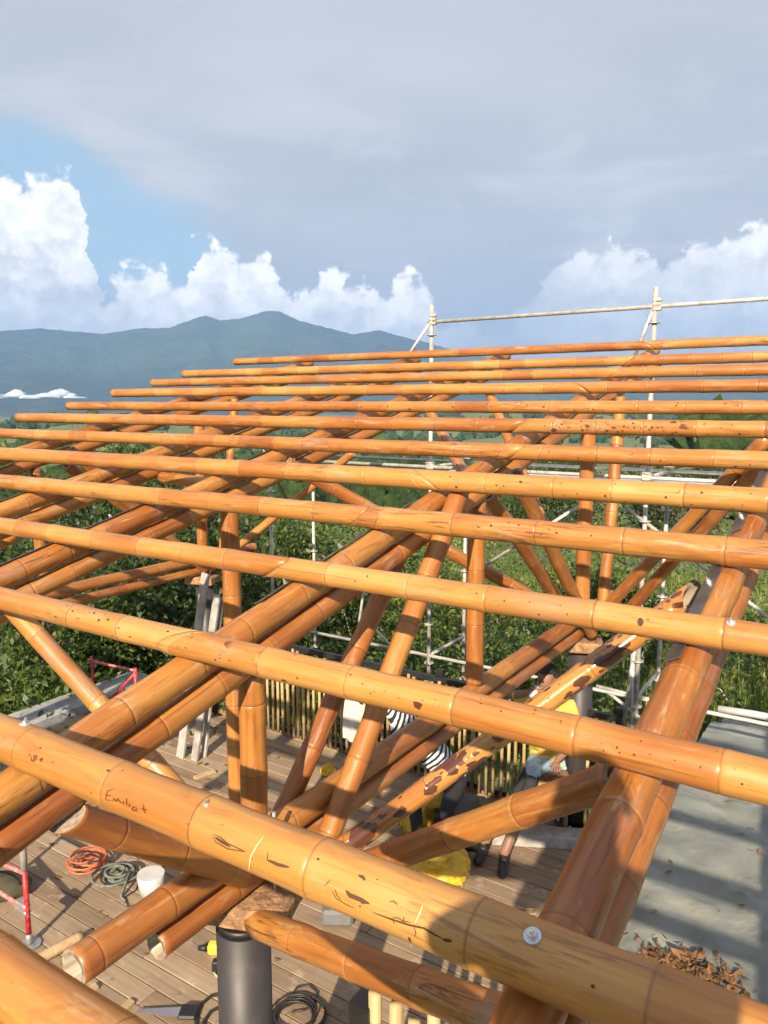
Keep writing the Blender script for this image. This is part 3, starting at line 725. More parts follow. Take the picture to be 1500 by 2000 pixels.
strokes('crack', [z2([(48, 390), (88, 402), (130, 440), (240, 492), (130, 472), (62, 432), (46, 392)]), (z2([(60, 405), (95, 430), (150, 462)]), 5), z2([(370, 490), (366, 540), (400, 560), (440, 570)]),
                  (z2([(372, 540), (430, 566), (498, 582)]), 6), z2([(530, 606), (527, 648), (540, 656)]), z2([(548, 626), (556, 668), (566, 620)]), (z2([(826, 718), (850, 746), (905, 768), (965, 795)]), 8),
                  z2([(905, 768), (918, 790), (940, 797)]), z2([(700, 695), (725, 668), (740, 652)]), z2([(745, 715), (768, 762), (830, 800), (885, 822)]), z2([(762, 706), (775, 745), (800, 775)]),
                  (z2([(985, 845), (1090, 885), (1200, 920), (1285, 938), (1345, 975), (1400, 1000)]), 3.4), (z2([(1395, 1006), (1450, 1012)]), 6), z2([(1100, 885), (1112, 915)]), z2([(1165, 868), (1168, 905)]), z2([(1225, 932), (1238, 965), (1228, 985)]),
                  z2([(1095, 880), (1130, 876), (1160, 895), (1210, 905)]), (z2([(900, 628), (925, 640), (940, 660)]), 5), z2([(1080, 785), (1105, 780), (1132, 802)]), (z2([(1195, 990), (1205, 1020)]), 5)], A1, B1, r1_, M['mark'], purl[1], 1.7)
strokes('pale_scratch', [z2([(348, 400), (310, 450), (270, 520), (258, 600)]), z2([(1280, 800), (1262, 850), (1232, 912)]), z2([(1203, 1020), (1212, 1060)])], A1, B1, r1_, M['paleline'], purl[1], 3.2)
for px, py in ((1040, 1828), (49, 1414)):
    p, nn = ray_cyl(px, py, A1, B1, r1_); washer(purl[1], p, nn, 0.0155)
p, nn = ray_cyl(403, 1572, A1, B1, r1_); washer(purl[1], p, nn, 0.006)
strokes('drill_hole', [([(1154, 1926), (1162, 1927)], 6)], A1, B1, r1_, M['mark'], purl[1])
p, nn = ray_cyl(1428, 1217, *PAX[3], PR[3]); washer(purl[3], p, nn, 0.012)
strokes('brown_spot', [([(1245, 1214), (1257, 1215)], 15)], *PAX[3], PR[3], M['mark'], purl[3])
rp = random.Random(9)
def dots(i, n, x0, x1, nm='speck'):
    A, B = PAX[i]; L = []
    for _ in range(n):
        x = rp.uniform(x0, x1); v = PVv[i]
        # centre line pixel at x: search
        lo, hi = A, B
        best = None
        for t in np.linspace(0, 1, 160):
            P = A.lerp(B, t); q = P - C0; f = q.y * CP - q.z * SP; X = 750 + FPX * q.x / f; Yp = 1000 - FPX * (q.y * SP + q.z * CP) / f
            if f > 0.2 and (best is None or abs(X - x) < best[0]): best = (abs(X - x), Yp, FPX * PR[i] / f)
        y = best[1] + rp.uniform(-.75, .8) * best[2]; w = rp.choice([1.6, 2.2, 3.2, 4.4]); ln = rp.uniform(1, 6)
        L.append(([(x, y), (x + ln * .6, y + ln * .2), (x + ln, y + ln * .3)], w))
    strokes(nm, L, A, B, PR[i], M['mark'], purl[i])
dots(1, 10, 30, 900); dots(2, 70, 100, 1480); dots(5, 26, 850, 1480); dots(3, 14, 560, 1300); dots(7, 46, 1060, 1490); dots(8, 30, 480, 1480); dots(6, 10, 1050, 1480); dots(4, 10, 900, 1400)


# ================================================================== RAFTERS AND TRUSSES
def straps(th, u, rup, segs, seed):
    """flat steel bars along the upper left flank of the rafter, bolted"""
    ang_ = math.radians(28)
    nn = (NRM * math.cos(ang_) - EU * math.sin(ang_)).normalized(); side = RAF.cross(nn).normalized()
    for (va, vb) in segs:
        a = roofpt(u, va, 0.115) + nn * (rup + 0.006); b = roofpt(u, vb, 0.115) + nn * (rup + 0.006)
        o = box_obj('steel_strap', (a + b) / 2, ((b - a).length, 0.052, 0.006), M['strap'], th, (b - a).normalized(), side, nn, bevel=0.0015)
        L = (b - a).length; n = max(1, int(L / 0.34))
        for k in range(n):
            p = a + (b - a) * ((k + 0.45) / n); bm = bmesh.new(); bm_tube(bm, p, p + nn * 0.005, 0.014, 14); bm_tube(bm, p + nn * .005, p + nn * .015, 0.0095, 6); bm_tube(bm, p + nn * .015, p + nn * .024, 0.005, 8)
            bm_obj('bolt', bm, M['bolt'], o)
RU, RL = 0.059, 0.052
def rafter(u, label, seed, segs, va=0.55, vb=8.1, tint=(0.1, -.05)):
    th = empty('bamboo_rafter', roofpt(u, va, .2)); tag(th, label, 'rafter', 'doubled rafters under the purlins')
    pole('upper_pole', roofpt(u, va, 0.115), roofpt(u, vb, 0.115), RU, RU * .97, th, seed, tint=tint[0], wear=.9, seg=26, ref=NRM)
    pole('lower_pole', roofpt(u + .012, va + .2, 0.235), roofpt(u + .012, vb, 0.235), RL, RL, th, seed + 1, tint=tint[1], wear=.4, seg=22, ref=NRM)
    straps(th, u, RU, segs, seed); return th
rafter(-0.45, 'doubled bamboo rafter with a bolted steel strap running up the right side', 41, [(2.30, 3.05), (3.35, 4.4)], tint=(-.02, -.12))
rafter(-3.63, 'doubled bamboo rafter left of the middle truss, steel strap along it', 45, [(1.6, 3.3), (3.6, 4.6)], tint=(.05, -.05))
rafter(-4.80, 'doubled bamboo rafter between the two rafters at far left, with a strap', 49, [(2.2, 3.3)], tint=(.05, -.02))
rafter(1.14, 'doubled bamboo rafter beyond the right edge of the picture', 53, [], tint=(.05, -.02))

def truss(u0, label, seed, near=True):
    th = empty('bamboo_truss', W(u0, 4.1, 1.7)); tag(th, label, 'truss', 'main bamboo trusses on steel columns')
    sg = 26 if near else 16
    under = lambda v: zr(v) - 0.235 / math.cos(SLOPE) - RL - 0.004
    u = u0
    pole('top_chord', roofpt(u, .55, .115), roofpt(u, 3.86, .115), RU, RU * .98, th, seed, tint=.14, wear=.9, seg=sg, ref=NRM, spots=0)
    pole('top_chord', roofpt(u - .01, 3.92, .118), roofpt(u - .01, 8.1, .118), RU * .95, RU * .9, th, seed + 1, tint=.05, wear=.4, seg=sg, ref=NRM)
    pole('top_chord', roofpt(u + .012, .72, .236), roofpt(u + .012, 8.1, .236), RL, RL, th, seed + 2, tint=-.08, wear=.4, seg=sg, ref=NRM)
    pole('bottom_chord', W(u, 1.30, 1.85), W(u, 6.95, 1.85), .060, .056, th, seed + 3, tint=-.06, wear=.5, seg=sg, pitch=.36)
    pole('bottom_chord', W(u, 1.62, 1.722), W(u, 6.75, 1.722), .049, .049, th, seed + 4, tint=-.22, wear=.4, seg=sg, pitch=.36)
    pole('web_post', W(u, 2.13, 1.905), W(u, 2.13, under(2.13)), .055, .053, th, seed + 5, tint=-.05, seg=sg, wear=.5, closedB=True)
    pole('web_post', W(u, 4.10, 1.905), W(u, 4.10, under(4.10)), .055, .053, th, seed + 6, tint=-.12, seg=sg, closedB=True)
    pole('web_post', W(u, 6.10, 1.905), W(u, 6.10, under(6.10)), .062, .06, th, seed + 7, tint=-.05, seg=sg, closedB=True)
    du = .118
    pole('diagonal', W(u + du, 2.36, 1.63), W(u + du, 3.63, 3.125), .052, .056, th, seed + 8, tint=.02, seg=sg, closedB=True)
    pole('diagonal', W(u - du, 2.30, 1.65), W(u - du, 3.50, 2.895), .049, .050, th, seed + 9, tint=-.30, wear=.8, seg=sg)
    pole('diagonal', W(u + du, 4.39, 3.172), W(u + du, 6.02, 1.745), .050, .050, th, seed + 10, tint=-.05, seg=sg)
    pole('diagonal', W(u - du, 4.50, 3.02), W(u - du, 6.22, 1.76), .050, .050, th, seed + 11, tint=-.15, seg=sg)
    pole('strut', W(u + .03, 1.29, 2.375), W(u + .03, 2.02, 1.79), .052, .053, th, seed + 12, tint=-.15, seg=sg, wear=.3, closedA=True, cutA=(.45, .2))
    pole('strut', W(u + du, 6.27, 1.74), W(u + du, 6.56, 3.655), .050, .048, th, seed + 13, tint=.1, seg=sg)
    straps(th, u, RU, [(2.20, 3.35)], seed)
    # the bearing blocks on the column heads
    for v in (2.13, 6.10):
        bm = bmesh.new(); bm_box(bm, W(u + .02, v - .03, 1.622), (.33, .26, .09), (EU * .94 + EV * .34).normalized(), (EV * .94 - EU * .34).normalized(), UP, bevel=.012)
        bmesh.ops.subdivide_edges(bm, edges=bm.edges[:], cuts=3, use_grid_fill=True)
        for vv in bm.verts: vv.co += Vector(mnoise.noise_vector(vv.co * 17)) * .008
        bm_obj('bearing_block', bm, M['rawwood'], th)
        tube_obj('anchor_rod', W(u + .085, v + .02, 1.5), W(u + .085, v + .02, 2.0), .008, M['bolt'], th, 8)
    return th
truss(-2.0, 'large bamboo truss in the middle, its chords crossing the whole picture', 100)
truss(-6.42, 'farther bamboo truss at left, half hidden behind purlins and rafters', 130, False)

def column(u, v, label):
    th = empty('steel_column', W(u, v, 0)); tag(th, label, 'column', 'round steel columns under the trusses')
    tube_obj('shaft', W(u, v, 0.012), W(u, v, 1.545), .108, M['column'], th, 40)
    tube_obj('cap_plate', W(u, v, 1.545), W(u, v, 1.575), .100, M['black'], th, 32)
    b = tube_obj('base_plate', W(u, v, 0.0), W(u, v, 0.012), .17, M['column'], th, 32)
    for k in range(6):
        a = k * math.pi / 3; p = W(u, v, .012) + Vector((math.cos(a), math.sin(a), 0)) * .142
        tube_obj('anchor_bolt', p, p + UP * .03, .011, M['bolt'], b, 6)
column(-2.0, 2.05, 'dark steel column at bottom with a rough wooden block on top')
column(-2.0, 6.12, 'dark steel column behind the seated worker, right of the middle')
column(-6.42, 2.05, 'dark steel column out of the picture at left')
column(-6.42, 6.12, 'dark steel column under the farther truss at left')

# ------------------------------------------------------------------ braces between trusses and rafters
def brace(A, B, r, label, seed, **kw):
    th = pole('bamboo_brace', A, B, r, kw.pop('r1', r), None, seed, **kw)
    tag(th, label, 'brace', 'bamboo braces between the trusses'); return th
brace(at_u(655, 1668, -1.80), at_u(1352, 1163, -.60), .047, 'glossy bamboo brace covered in large brown blotches, running up to the right rafter', 201, spots=1.0, gloss=1.0, tint=.38, wear=0, seg=26, r1=.05, cutB=(.2, -1.2), pitch=.42)
brace(at_u(640, 1712, -1.82), at_u(1205, 1522, -.56), .054, 'smooth brown bamboo brace below the blotched one, ending at the right rafter', 204, tint=-.06, wear=.1, seg=26, pitch=.36)
brace(W(-1.90, 2.02, 1.60), at_u(1040, 2010, -.62), .056, 'mottled bamboo brace resting on the column head, leaving the picture at the bottom', 207, spots=.22, tint=.0, wear=1.0, seg=28, cutA=(-.7, .3), pitch=.31, gloss=.3)
brace(at_u(455, 1665, -2.22), at_u(10, 1172, -3.52), .047, 'pale bamboo brace slanting down to the middle truss from upper left', 210, tint=.30, wear=.5, seg=26, pitch=.4, spots=.1)
brace(at_u(1165, 1208, -1.86), at_u(1500, 852, -.60), .047, 'upper of two parallel braces rising to the right rafter', 213, tint=.05, seg=22, gloss=.7, pitch=.4)
brace(at_u(1196, 1228, -1.80), at_u(1490, 905, -.62), .047, 'lower of two parallel braces rising to the right rafter', 216, tint=-.1, seg=22, pitch=.4)
brace(at_u(1075, 1185, -2.16), at_u(560, 905, -3.55), .050, 'bamboo brace descending left to right behind the middle of the truss', 219, tint=-.02, seg=20)
brace(at_u(1128, 1180, -2.14), at_u(955, 765, -3.52), .048, 'long bamboo brace rising from the rear column to the upper purlins', 222, tint=-.1, seg=18)
brace(at_u(968, 1030, -2.20), at_u(836, 800, -3.55), .046, 'shiny bamboo brace rising left of the truss peak', 225, tint=.25, gloss=1.0, seg=18)
brace(W(-6.3, 6.1, 1.75), at_u(690, 884, -4.70), .046, 'thin pale brace rising right from the farther truss', 228, tint=.25, seg=16)
brace(W(-6.3, 2.2, 1.75), W(-4.92, 3.1, zr(3.1) - .3), .047, 'brace rising right from the front of the farther truss', 231, tint=.05, seg=16)
brace(W(-6.54, 2.2, 1.75), W(-7.4, 3.0, zr(3.0) - .3), .047, 'brace rising left from the front of the farther truss', 234, tint=.05, seg=16)
brace(W(-6.54, 6.1, 1.75), W(-7.4, 5.2, zr(5.2) - .3), .047, 'brace rising left from the back of the farther truss', 237, tint=.05, seg=16)
brace(at_u(318, 932, -4.72), at_u(440, 950, -3.72), .046, 'short level bamboo tie between two rafters at left', 240, tint=.15, seg=16)
brace(roofpt(-1.15, 1.26, .135), roofpt(1.6, 1.26, .135), .055, 'bamboo pole tucked beneath the front purlin, its shade painted in as dark red', 243, tint=-.45, wear=.8, seg=22, cutA=(-1.0, 0))  # low tint puts the shade under the purlin into the pole's colour
brace(W(-3.63, 3.70, 0.0), W(-3.63, 3.70, zr(3.70) - .235 / math.cos(SLOPE) - RL - .004), .062, 'tall bamboo prop standing on the deck left of the middle truss', 246, tint=-.06, wear=.4, seg=22)


# ================================================================== SCAFFOLD behind the roof
SV = 8.05
sca = empty('scaffold', W(-2, SV, -1.4)); tag(sca, 'grey tube scaffold standing behind the roof, with a guard rail and platform boards', 'scaffold')
def sp(x, y, v=SV): return at_v(x, y, v)
su = [at_v(843, 640, SV).dot(EU), at_v(1279, 610, SV).dot(EU)]; su.append(su[1] + (su[1] - su[0])); su.insert(0, su[0] - (su[1] - su[0]))
ztop = [None, at_v(843, 596, SV).z, at_v(1282, 560, SV).z, 4.7]
zrail = at_v(843, 629, SV).z
zled = [at_v(840, 912, SV).z, at_v(860, 1285, SV).z]
for row, v in enumerate((SV, SV + .95)):
    for k, u in enumerate(su):
        if k == 0: top = 3.0
        else: top = (ztop[k] if row == 0 else zled[0] + .12)
        g = gpt(*(EU * u + EV * v).to_2d())
        st = tube_obj('standard', Vector((g.x, g.y, g.z - .1)), W(u, v, top), .0242, M['scaffold'], sca, 12)
        for zz in np.arange(-.1, top, .5):
            tube_obj('rosette', W(u, v, zz - .005), W(u, v, zz + .005), .060, M['scaffold'], st, 12)
def led(a, b, r=.021, nm='ledger', mat='scaffold'): return tube_obj(nm, a, b, r, M[mat], sca, 10)
u0s, u1s = su[0], su[-1] + 1.2
led(W(su[1] - .05, SV, zrail), W(u1s, SV, zrail + .02), .021, 'guard_rail')
for v in (SV, SV + .95):
    for zz in (zled if v == SV else zled[:1]): led(W(su[0], v, zz), W(u1s, v, zz))
for u in su:
    for zz in zled: led(W(u, SV, zz), W(u, SV + .95, zz), .021, 'transom')
for j in range(3):
    box_obj('platform_board', W((su[1] + u1s) / 2, SV + .19 + j * .3, zled[0] - .09), (u1s - su[1] - .1, .27, .05), M['alu'], sca, EU, EV, UP, bevel=.006)
for k in (1, 2):                                         # rakers at the heads of the standards
    x0, y0, x1, y1 = ((840, 630, 775, 728), (1276, 603, 1238, 700))[k - 1]
    led(sp(x0, y0), sp(x1, y1), .018, 'raker')
    for dz in (-.02, .03, .07):
        a = W(su[k], SV, zrail + dz); box_obj('coupler', a + EU * .02, (.085, .06, .032), M['scaffold'], sca, EU, EV, UP, bevel=.008)
    box_obj('coupler', W(su[k], SV, zled[0] + .02), (.10, .08, .10), M['scaffold'], sca, EU, EV, UP, bevel=.012)
led(sp(1222, 990), sp(1560, 1252), .02, 'diagonal_brace'); led(sp(1160, 970), sp(930, 1115), .02, 'diagonal_brace')
led(sp(1165, 1340), sp(1268, 1366), .02, 'ledger'); led(sp(1185, 1350), sp(1262, 1412), .02, 'diagonal_brace'); led(sp(1140, 1292), sp(1215, 1246), .02, 'diagonal_brace')
led(sp(1243, 1240), sp(1216, 1440), .024, 'standard'); led(sp(1236, 1270), sp(1234, 1470), .024, 'standard')
led(sp(640, 1220), sp(700, 1040), .02, 'diagonal_brace'); led(sp(720, 1215), sp(790, 1290), .018, 'diagonal_brace'); led(sp(690, 1290), sp(720, 1090), .018, 'diagonal_brace')


# ================================================================== BALUSTRADES
def balustrade(v, ua, ub, label, posts, ztop=1.02, pitch=.071, r=.0155, seed=0, skip=()):
    th = empty('balustrade', W((ua + ub) / 2, v, 0)); tag(th, label, 'balustrade', 'bamboo slat balustrades of the deck'); rg = random.Random(seed)
    for zz in (.10, ztop + .02): box_obj('rail', W((ua + ub) / 2, v + .035, zz), (ub - ua, .04, .05), M['black'], th, EU, EV, UP)
    for u in posts:
        box_obj('post', W(u, v + .09, ztop / 2 + .05), (.07, .07, ztop + .1), M['black'], th, EU, EV, UP, bevel=.004)
    bm = bmesh.new(); bm_tube(bm, (0, 0, 0), (0, 0, 1), 1.0, 8); me = bpy.data.meshes.new('slat')
    for q in bm.verts: q.co.x *= r; q.co.y *= r
    for zc in (.34, .71):
        pass
    bm.to_mesh(me); bm.free(); me.materials.append(M['slat']); me.shade_smooth()
    n = int((ub - ua) / pitch)
    for k in range(n):
        u = ua + (k + .5) * pitch + rg.uniform(-.006, .006); o = bpy.data.objects.new('slat', me); link(o)
        h = ztop - .03 + rg.uniform(-.03, .05); o.location = W(u, v, .06); o.scale = (rg.uniform(.85, 1.2), 1, h - .06)
        o.rotation_euler = (rg.uniform(-.012, .012), rg.uniform(-.012, .012), rg.uniform(0, 6)); adopt(o, th)
    return th
def slat_mat():
    m, N, b = material('pale_bamboo_slat'); tc = N.n('ShaderNodeTexCoord'); oi = N.n('ShaderNodeObjectInfo')
    sp_ = N.n('ShaderNodeSeparateXYZ'); N.set(sp_.inputs[0], tc.outputs['Object'])
    fr = N.m('FRACT', N.m('ADD', N.m('MULTIPLY', sp_.outputs[2], 3.3), N.m('MULTIPLY', oi.outputs['Random'], 5.0)))
    c = N.mix(oi.outputs['Random'], (0.30, 0.20, 0.085), (0.47, 0.35, 0.17))
    c = N.mix(N.m('MULTIPLY', N.ss(N.m('ABSOLUTE', N.m('SUBTRACT', fr, .5)), .47, .495), .6), c, (.16, .09, .04))
    N.set(b.inputs['Base Color'], c); b.inputs['Roughness'].default_value = .55; return m
M['slat'] = slat_mat()
balustrade(6.05, -5.9, -1.62, 'bamboo slat balustrade along the far edge of the deck, behind the workers', (-5.85, -4.35, -3.35, -2.35, -1.66), seed=3)
balustrade(2.42, -1.66, -.30, 'bamboo slat balustrade low down at the bottom, beside a black post', (-.35,), seed=5, ztop=1.17, pitch=.095, r=.026)
bp = box_obj('steel_post', at_v(712, 1990, 2.42) * 1.0, (.10, .10, 2.2), M['black'], None, EU, EV, UP, bevel=.004)
bp.location = (0, 0, 0); pz = at_v(712, 1960, 2.42); bp.data.transform(Matrix.Translation(-at_v(712, 1990, 2.42))); bp.location = Vector((pz.x, pz.y, 0.55)); bp.scale = (1, 1, .5)
tag(bp, 'black square steel post at the bottom below the mottled brace', 'post')


# ================================================================== VEGETATION
def leaf_cloud(rng, n, clumps, spread, size, up=0.4):
    """n folded leaves round clump centres: vertices, quads, leaf value"""
    cl = np.array(clumps); ci = rng.integers(0, len(cl), n)
    c = cl[ci, :3] + rng.normal(size=(n, 3)) * cl[ci, 3:4] * spread
    d = rng.normal(size=(n, 3)); d[:, 2] -= 0.25; d /= np.linalg.norm(d, axis=1)[:, None]
    nn = rng.normal(size=(n, 3)); nn[:, 2] += up * 2.5; s = np.cross(d, nn); s /= np.linalg.norm(s, axis=1)[:, None] + 1e-9
    ln = size * rng.uniform(.6, 1.35, n)[:, None]; wd = ln * .27
    a = c - d * ln * .5; b = c + s * wd; e = c + d * ln * .5; f = c - s * wd
    V = np.stack([a, b, e, f], 1).reshape(-1, 3); F = np.arange(n * 4).reshape(-1, 4)
    val = np.repeat(np.clip(rng.beta(2, 2.6, n) + rng.normal(size=n) * .05 + (cl[ci, 4] if cl.shape[1] > 4 else 0), 0, 1), 4)
    return V, F, val
def leaf_mesh(name, parts, mat):
    V = np.concatenate([p[0] for p in parts]); off = 0; Fs = []
    for p in parts: Fs.append(p[1] + off); off += len(p[0])
    F = np.concatenate(Fs); val = np.concatenate([p[2] for p in parts])
    me = bpy.data.meshes.new(name); me.vertices.add(len(V)); me.vertices.foreach_set('co', V.ravel().astype(np.float32))
    me.loops.add(F.size); me.loops.foreach_set('vertex_index', F.ravel().astype(np.int32))
    me.polygons.add(len(F)); me.polygons.foreach_set('loop_start', np.arange(0, F.size, 4, dtype=np.int32)); me.polygons.foreach_set('loop_total', np.full(len(F), 4, dtype=np.int32))
    me.update(); me.validate()
    at = me.attributes.new('leaf', 'FLOAT', 'POINT'); at.data.foreach_set('value', val.astype(np.float32)); me.materials.append(mat); return me
def plant(name, label, cat, group, base, h, w, mat, seed, n=4200, leaf=.11, trunk=True, clumps=26, bottom=.25):
    rng = np.random.default_rng(seed); th = empty(name, base); tag(th, label, cat, group); cl = []; limbs = []
    for k in range(clumps):
        a = rng.uniform(0, 6.283); t = rng.uniform(bottom, 1.0); rad = w * math.sqrt(max(0.05, 1 - ((t - .55) / .62) ** 2)) * rng.uniform(.35, 1.0)
        c = np.array([math.cos(a) * rad, math.sin(a) * rad, t * h]); cl.append([*c, rng.uniform(.10, .22) * (w + h * .4), rng.uniform(-.18, .2)]); limbs.append(c)
    me = leaf_mesh('crown', [leaf_cloud(rng, n, cl, .75, leaf)], mat); o = bpy.data.objects.new('crown', me); link(o); o.location = base; adopt(o, th)
    bm = bmesh.new(); B = Vector(base); tr = .035 * h ** .6
    bm_tube(bm, B - UP * .25, B + UP * h * .45, tr, 8, tr * .65); bm_tube(bm, B + UP * h * .45, B + UP * h * .85 + Vector((.05, .03, 0)), tr * .65, 8, tr * .2)
    for c in limbs[::2]:
        c = Vector(c); s = B + UP * min(c.z * .6, h * .7); bm_tube(bm, s, B + c, tr * .35, 5, tr * .1)
    bm_obj('trunk', bm, M['bark'], th, True); return th
def gpix(px, dist): d_ = pxdir(px, 900); d_.z = 0; d_.normalize(); p = d_ * dist; return gpt(p.x, p.y)
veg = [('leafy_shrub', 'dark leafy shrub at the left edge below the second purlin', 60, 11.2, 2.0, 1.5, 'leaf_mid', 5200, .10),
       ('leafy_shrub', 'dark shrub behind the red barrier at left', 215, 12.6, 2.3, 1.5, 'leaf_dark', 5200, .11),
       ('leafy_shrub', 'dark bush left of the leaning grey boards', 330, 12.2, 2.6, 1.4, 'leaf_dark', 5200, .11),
       ('leafy_tree', 'dark tree at far left under the rafters', -20, 15.5, 3.4, 2.2, 'leaf_dark', 6000, .13),
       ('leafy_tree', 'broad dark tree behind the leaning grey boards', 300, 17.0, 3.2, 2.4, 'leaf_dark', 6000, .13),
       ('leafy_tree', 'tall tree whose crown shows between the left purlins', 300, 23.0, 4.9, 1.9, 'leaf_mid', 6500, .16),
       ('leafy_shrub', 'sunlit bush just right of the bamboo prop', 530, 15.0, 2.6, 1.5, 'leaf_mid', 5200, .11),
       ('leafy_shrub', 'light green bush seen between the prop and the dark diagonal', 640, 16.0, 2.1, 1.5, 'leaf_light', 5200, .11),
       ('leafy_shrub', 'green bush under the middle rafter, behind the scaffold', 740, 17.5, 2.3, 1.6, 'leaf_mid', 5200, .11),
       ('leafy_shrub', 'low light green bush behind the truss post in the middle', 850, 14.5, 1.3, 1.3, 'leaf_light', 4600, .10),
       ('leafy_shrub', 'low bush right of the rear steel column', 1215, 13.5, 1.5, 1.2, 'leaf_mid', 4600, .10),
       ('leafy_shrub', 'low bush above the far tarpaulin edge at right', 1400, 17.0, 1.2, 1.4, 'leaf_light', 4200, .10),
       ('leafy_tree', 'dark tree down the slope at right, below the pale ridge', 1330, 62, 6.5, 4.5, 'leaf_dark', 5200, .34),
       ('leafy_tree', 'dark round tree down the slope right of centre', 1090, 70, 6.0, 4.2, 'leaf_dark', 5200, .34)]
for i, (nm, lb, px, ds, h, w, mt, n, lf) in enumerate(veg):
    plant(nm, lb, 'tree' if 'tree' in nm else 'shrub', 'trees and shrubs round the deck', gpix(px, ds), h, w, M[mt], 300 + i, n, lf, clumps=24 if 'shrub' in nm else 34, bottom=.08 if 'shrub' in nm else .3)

def blocked(x, y):
    p = Vector((x, y, 0)); u, v = p.dot(EU), p.dot(EV)
    return (-8.4 < u < 7.2 and v < 6.6) or (u > -1.6 and v < 9.9)
# undergrowth on the slope: nobody could count it
rng = np.random.default_rng(77); parts = {'leaf_mid': [], 'leaf_light': [], 'leaf_dark': []}; cnt = 0
while cnt < 620:
    az = rng.uniform(-.62, .62); ds = 9.5 + 75 * rng.random() ** 1.7; x, y = ds * math.sin(az), ds * math.cos(az)
    if blocked(x, y) or (x > 1.2 + y * .12 and rng.random() < .72): continue
    cnt += 1; g = gpt(x, y); sz = rng.uniform(.25, .65) * (1 + ds / 28); k = rng.integers(4, 8)
    cl = [[x + rng.normal() * sz, y + rng.normal() * sz, g.z + rng.uniform(.1, .9) * sz, sz * .55, rng.uniform(-.2, .25)] for _ in range(k)]
    grassy = fbm(np.array([x / 12.0]), np.array([y / 12.0]), 44, 3)[0]
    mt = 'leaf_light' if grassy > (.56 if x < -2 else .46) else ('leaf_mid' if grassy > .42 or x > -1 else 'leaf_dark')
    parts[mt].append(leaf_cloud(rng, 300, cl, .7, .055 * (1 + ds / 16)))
for mt, pl in parts.items():
    if pl:
        o = bpy.data.objects.new('undergrowth', leaf_mesh('undergrowth', pl, M[mt])); link(o)
        tag(o, {'leaf_light': 'light green undergrowth covering the slope', 'leaf_mid': 'mid green undergrowth covering the slope', 'leaf_dark': 'dark undergrowth covering the slope'}[mt], 'undergrowth', kind='stuff')
# grass blades
gv = []; gf = []; gl = []; nb = 0
while nb < 60000:
    az = rng.uniform(-.6, .62); ds = 9.0 + 30 * rng.random() ** 1.5; x, y = ds * math.sin(az), ds * math.cos(az)
    if blocked(x, y): continue
    z = float(gz(np.array([x]), np.array([y]))[0]); tv = rng.uniform(.2, 1.0)
    for _ in range(10):
        a = rng.uniform(0, 6.28); l = rng.uniform(.12, .34) * (1 + ds / 40); w_ = .007 * (1 + ds / 8); bx, by = x + rng.normal() * .14, y + rng.normal() * .14; lean = rng.uniform(.1, .7) * l
        i0 = len(gv); gv += [(bx - math.sin(a) * w_, by + math.cos(a) * w_, z - .03), (bx + math.sin(a) * w_, by - math.cos(a) * w_, z - .03), (bx + math.cos(a) * lean + .002, by + math.sin(a) * lean, z + l), (bx + math.cos(a) * lean, by + math.sin(a) * lean, z + l)]
        gf.append((i0, i0 + 1, i0 + 2, i0 + 3)); gl += [tv] * 4; nb += 1
o = bpy.data.objects.new('grass', leaf_mesh('grass', [(np.array(gv), np.array(gf), np.array(gl))], M['leaf_light'])); link(o)
tag(o, 'rough grass growing on the slope beyond the deck', 'grass', kind='stuff')
# dry twigs in the grass
bm = bmesh.new()
for _ in range(90):
    az = rng.uniform(-.1, .45); ds = rng.uniform(10, 19); x, y = ds * math.sin(az), ds * math.cos(az)
    if blocked(x, y): continue
    g = gpt(x, y); a = rng.uniform(0, 6.28); p = g; pts = [p]
    for k in range(4): p = p + Vector((math.cos(a) * .16, math.sin(a) * .16, rng.uniform(.0, .22))); a += rng.normal() * .5; pts.append(p)
    bm_path(bm, pts, .008, 4)
o = bm_obj('dry_twigs', bm, M['twig']); tag(o, 'pale dry twigs standing in the grass behind the truss', 'twigs', kind='stuff')
# far woods: a mass of crowns
bm = bmesh.new(); bmesh.ops.create_icosphere(bm, subdivisions=2, radius=1.0)
bv = np.array([tuple(q.co) for q in bm.verts]); bf = np.array([[q.index for q in f.verts] for f in bm.faces]); bm.free()
tv_ = []; tf_ = []; off = 0; cnt = 0
while cnt < 2600:
    az = rng.uniform(-.75, .75); ds = 75 * (1400 / 75) ** rng.random(); x, y = ds * math.sin(az), ds * math.cos(az)
    if fbm(np.array([x / 90.0]), np.array([y / 90.0]), 61, 4)[0] < .50 - .05 * (ds > 300): continue
    cnt += 1; g = gpt(x, y); s = rng.uniform(1.6, 3.4) * (1 + ds / 700); ph = rng.uniform(0, 50)
    jit = 1 + .28 * np.sin(bv[:, 0] * 5 + ph) * np.sin(bv[:, 1] * 6 + ph * 1.7) + .25 * rng.normal(size=len(bv)) * .5
    V = bv * jit[:, None] * np.array([s, s, s * rng.uniform(.8, 1.25)]) + np.array([x, y, g.z + s * .7]); tv_.append(V); tf_.append(bf + off); off += len(V)
me = bpy.data.meshes.new('far_woods'); me.from_pydata(np.concatenate(tv_).tolist(), [], np.concatenate(tf_).tolist()); me.update(); me.materials.append(M['forest'])
o = bpy.data.objects.new('far_woods', me); link(o); tag(o, 'woods covering the lower hills in the haze', 'woods', kind='stuff')


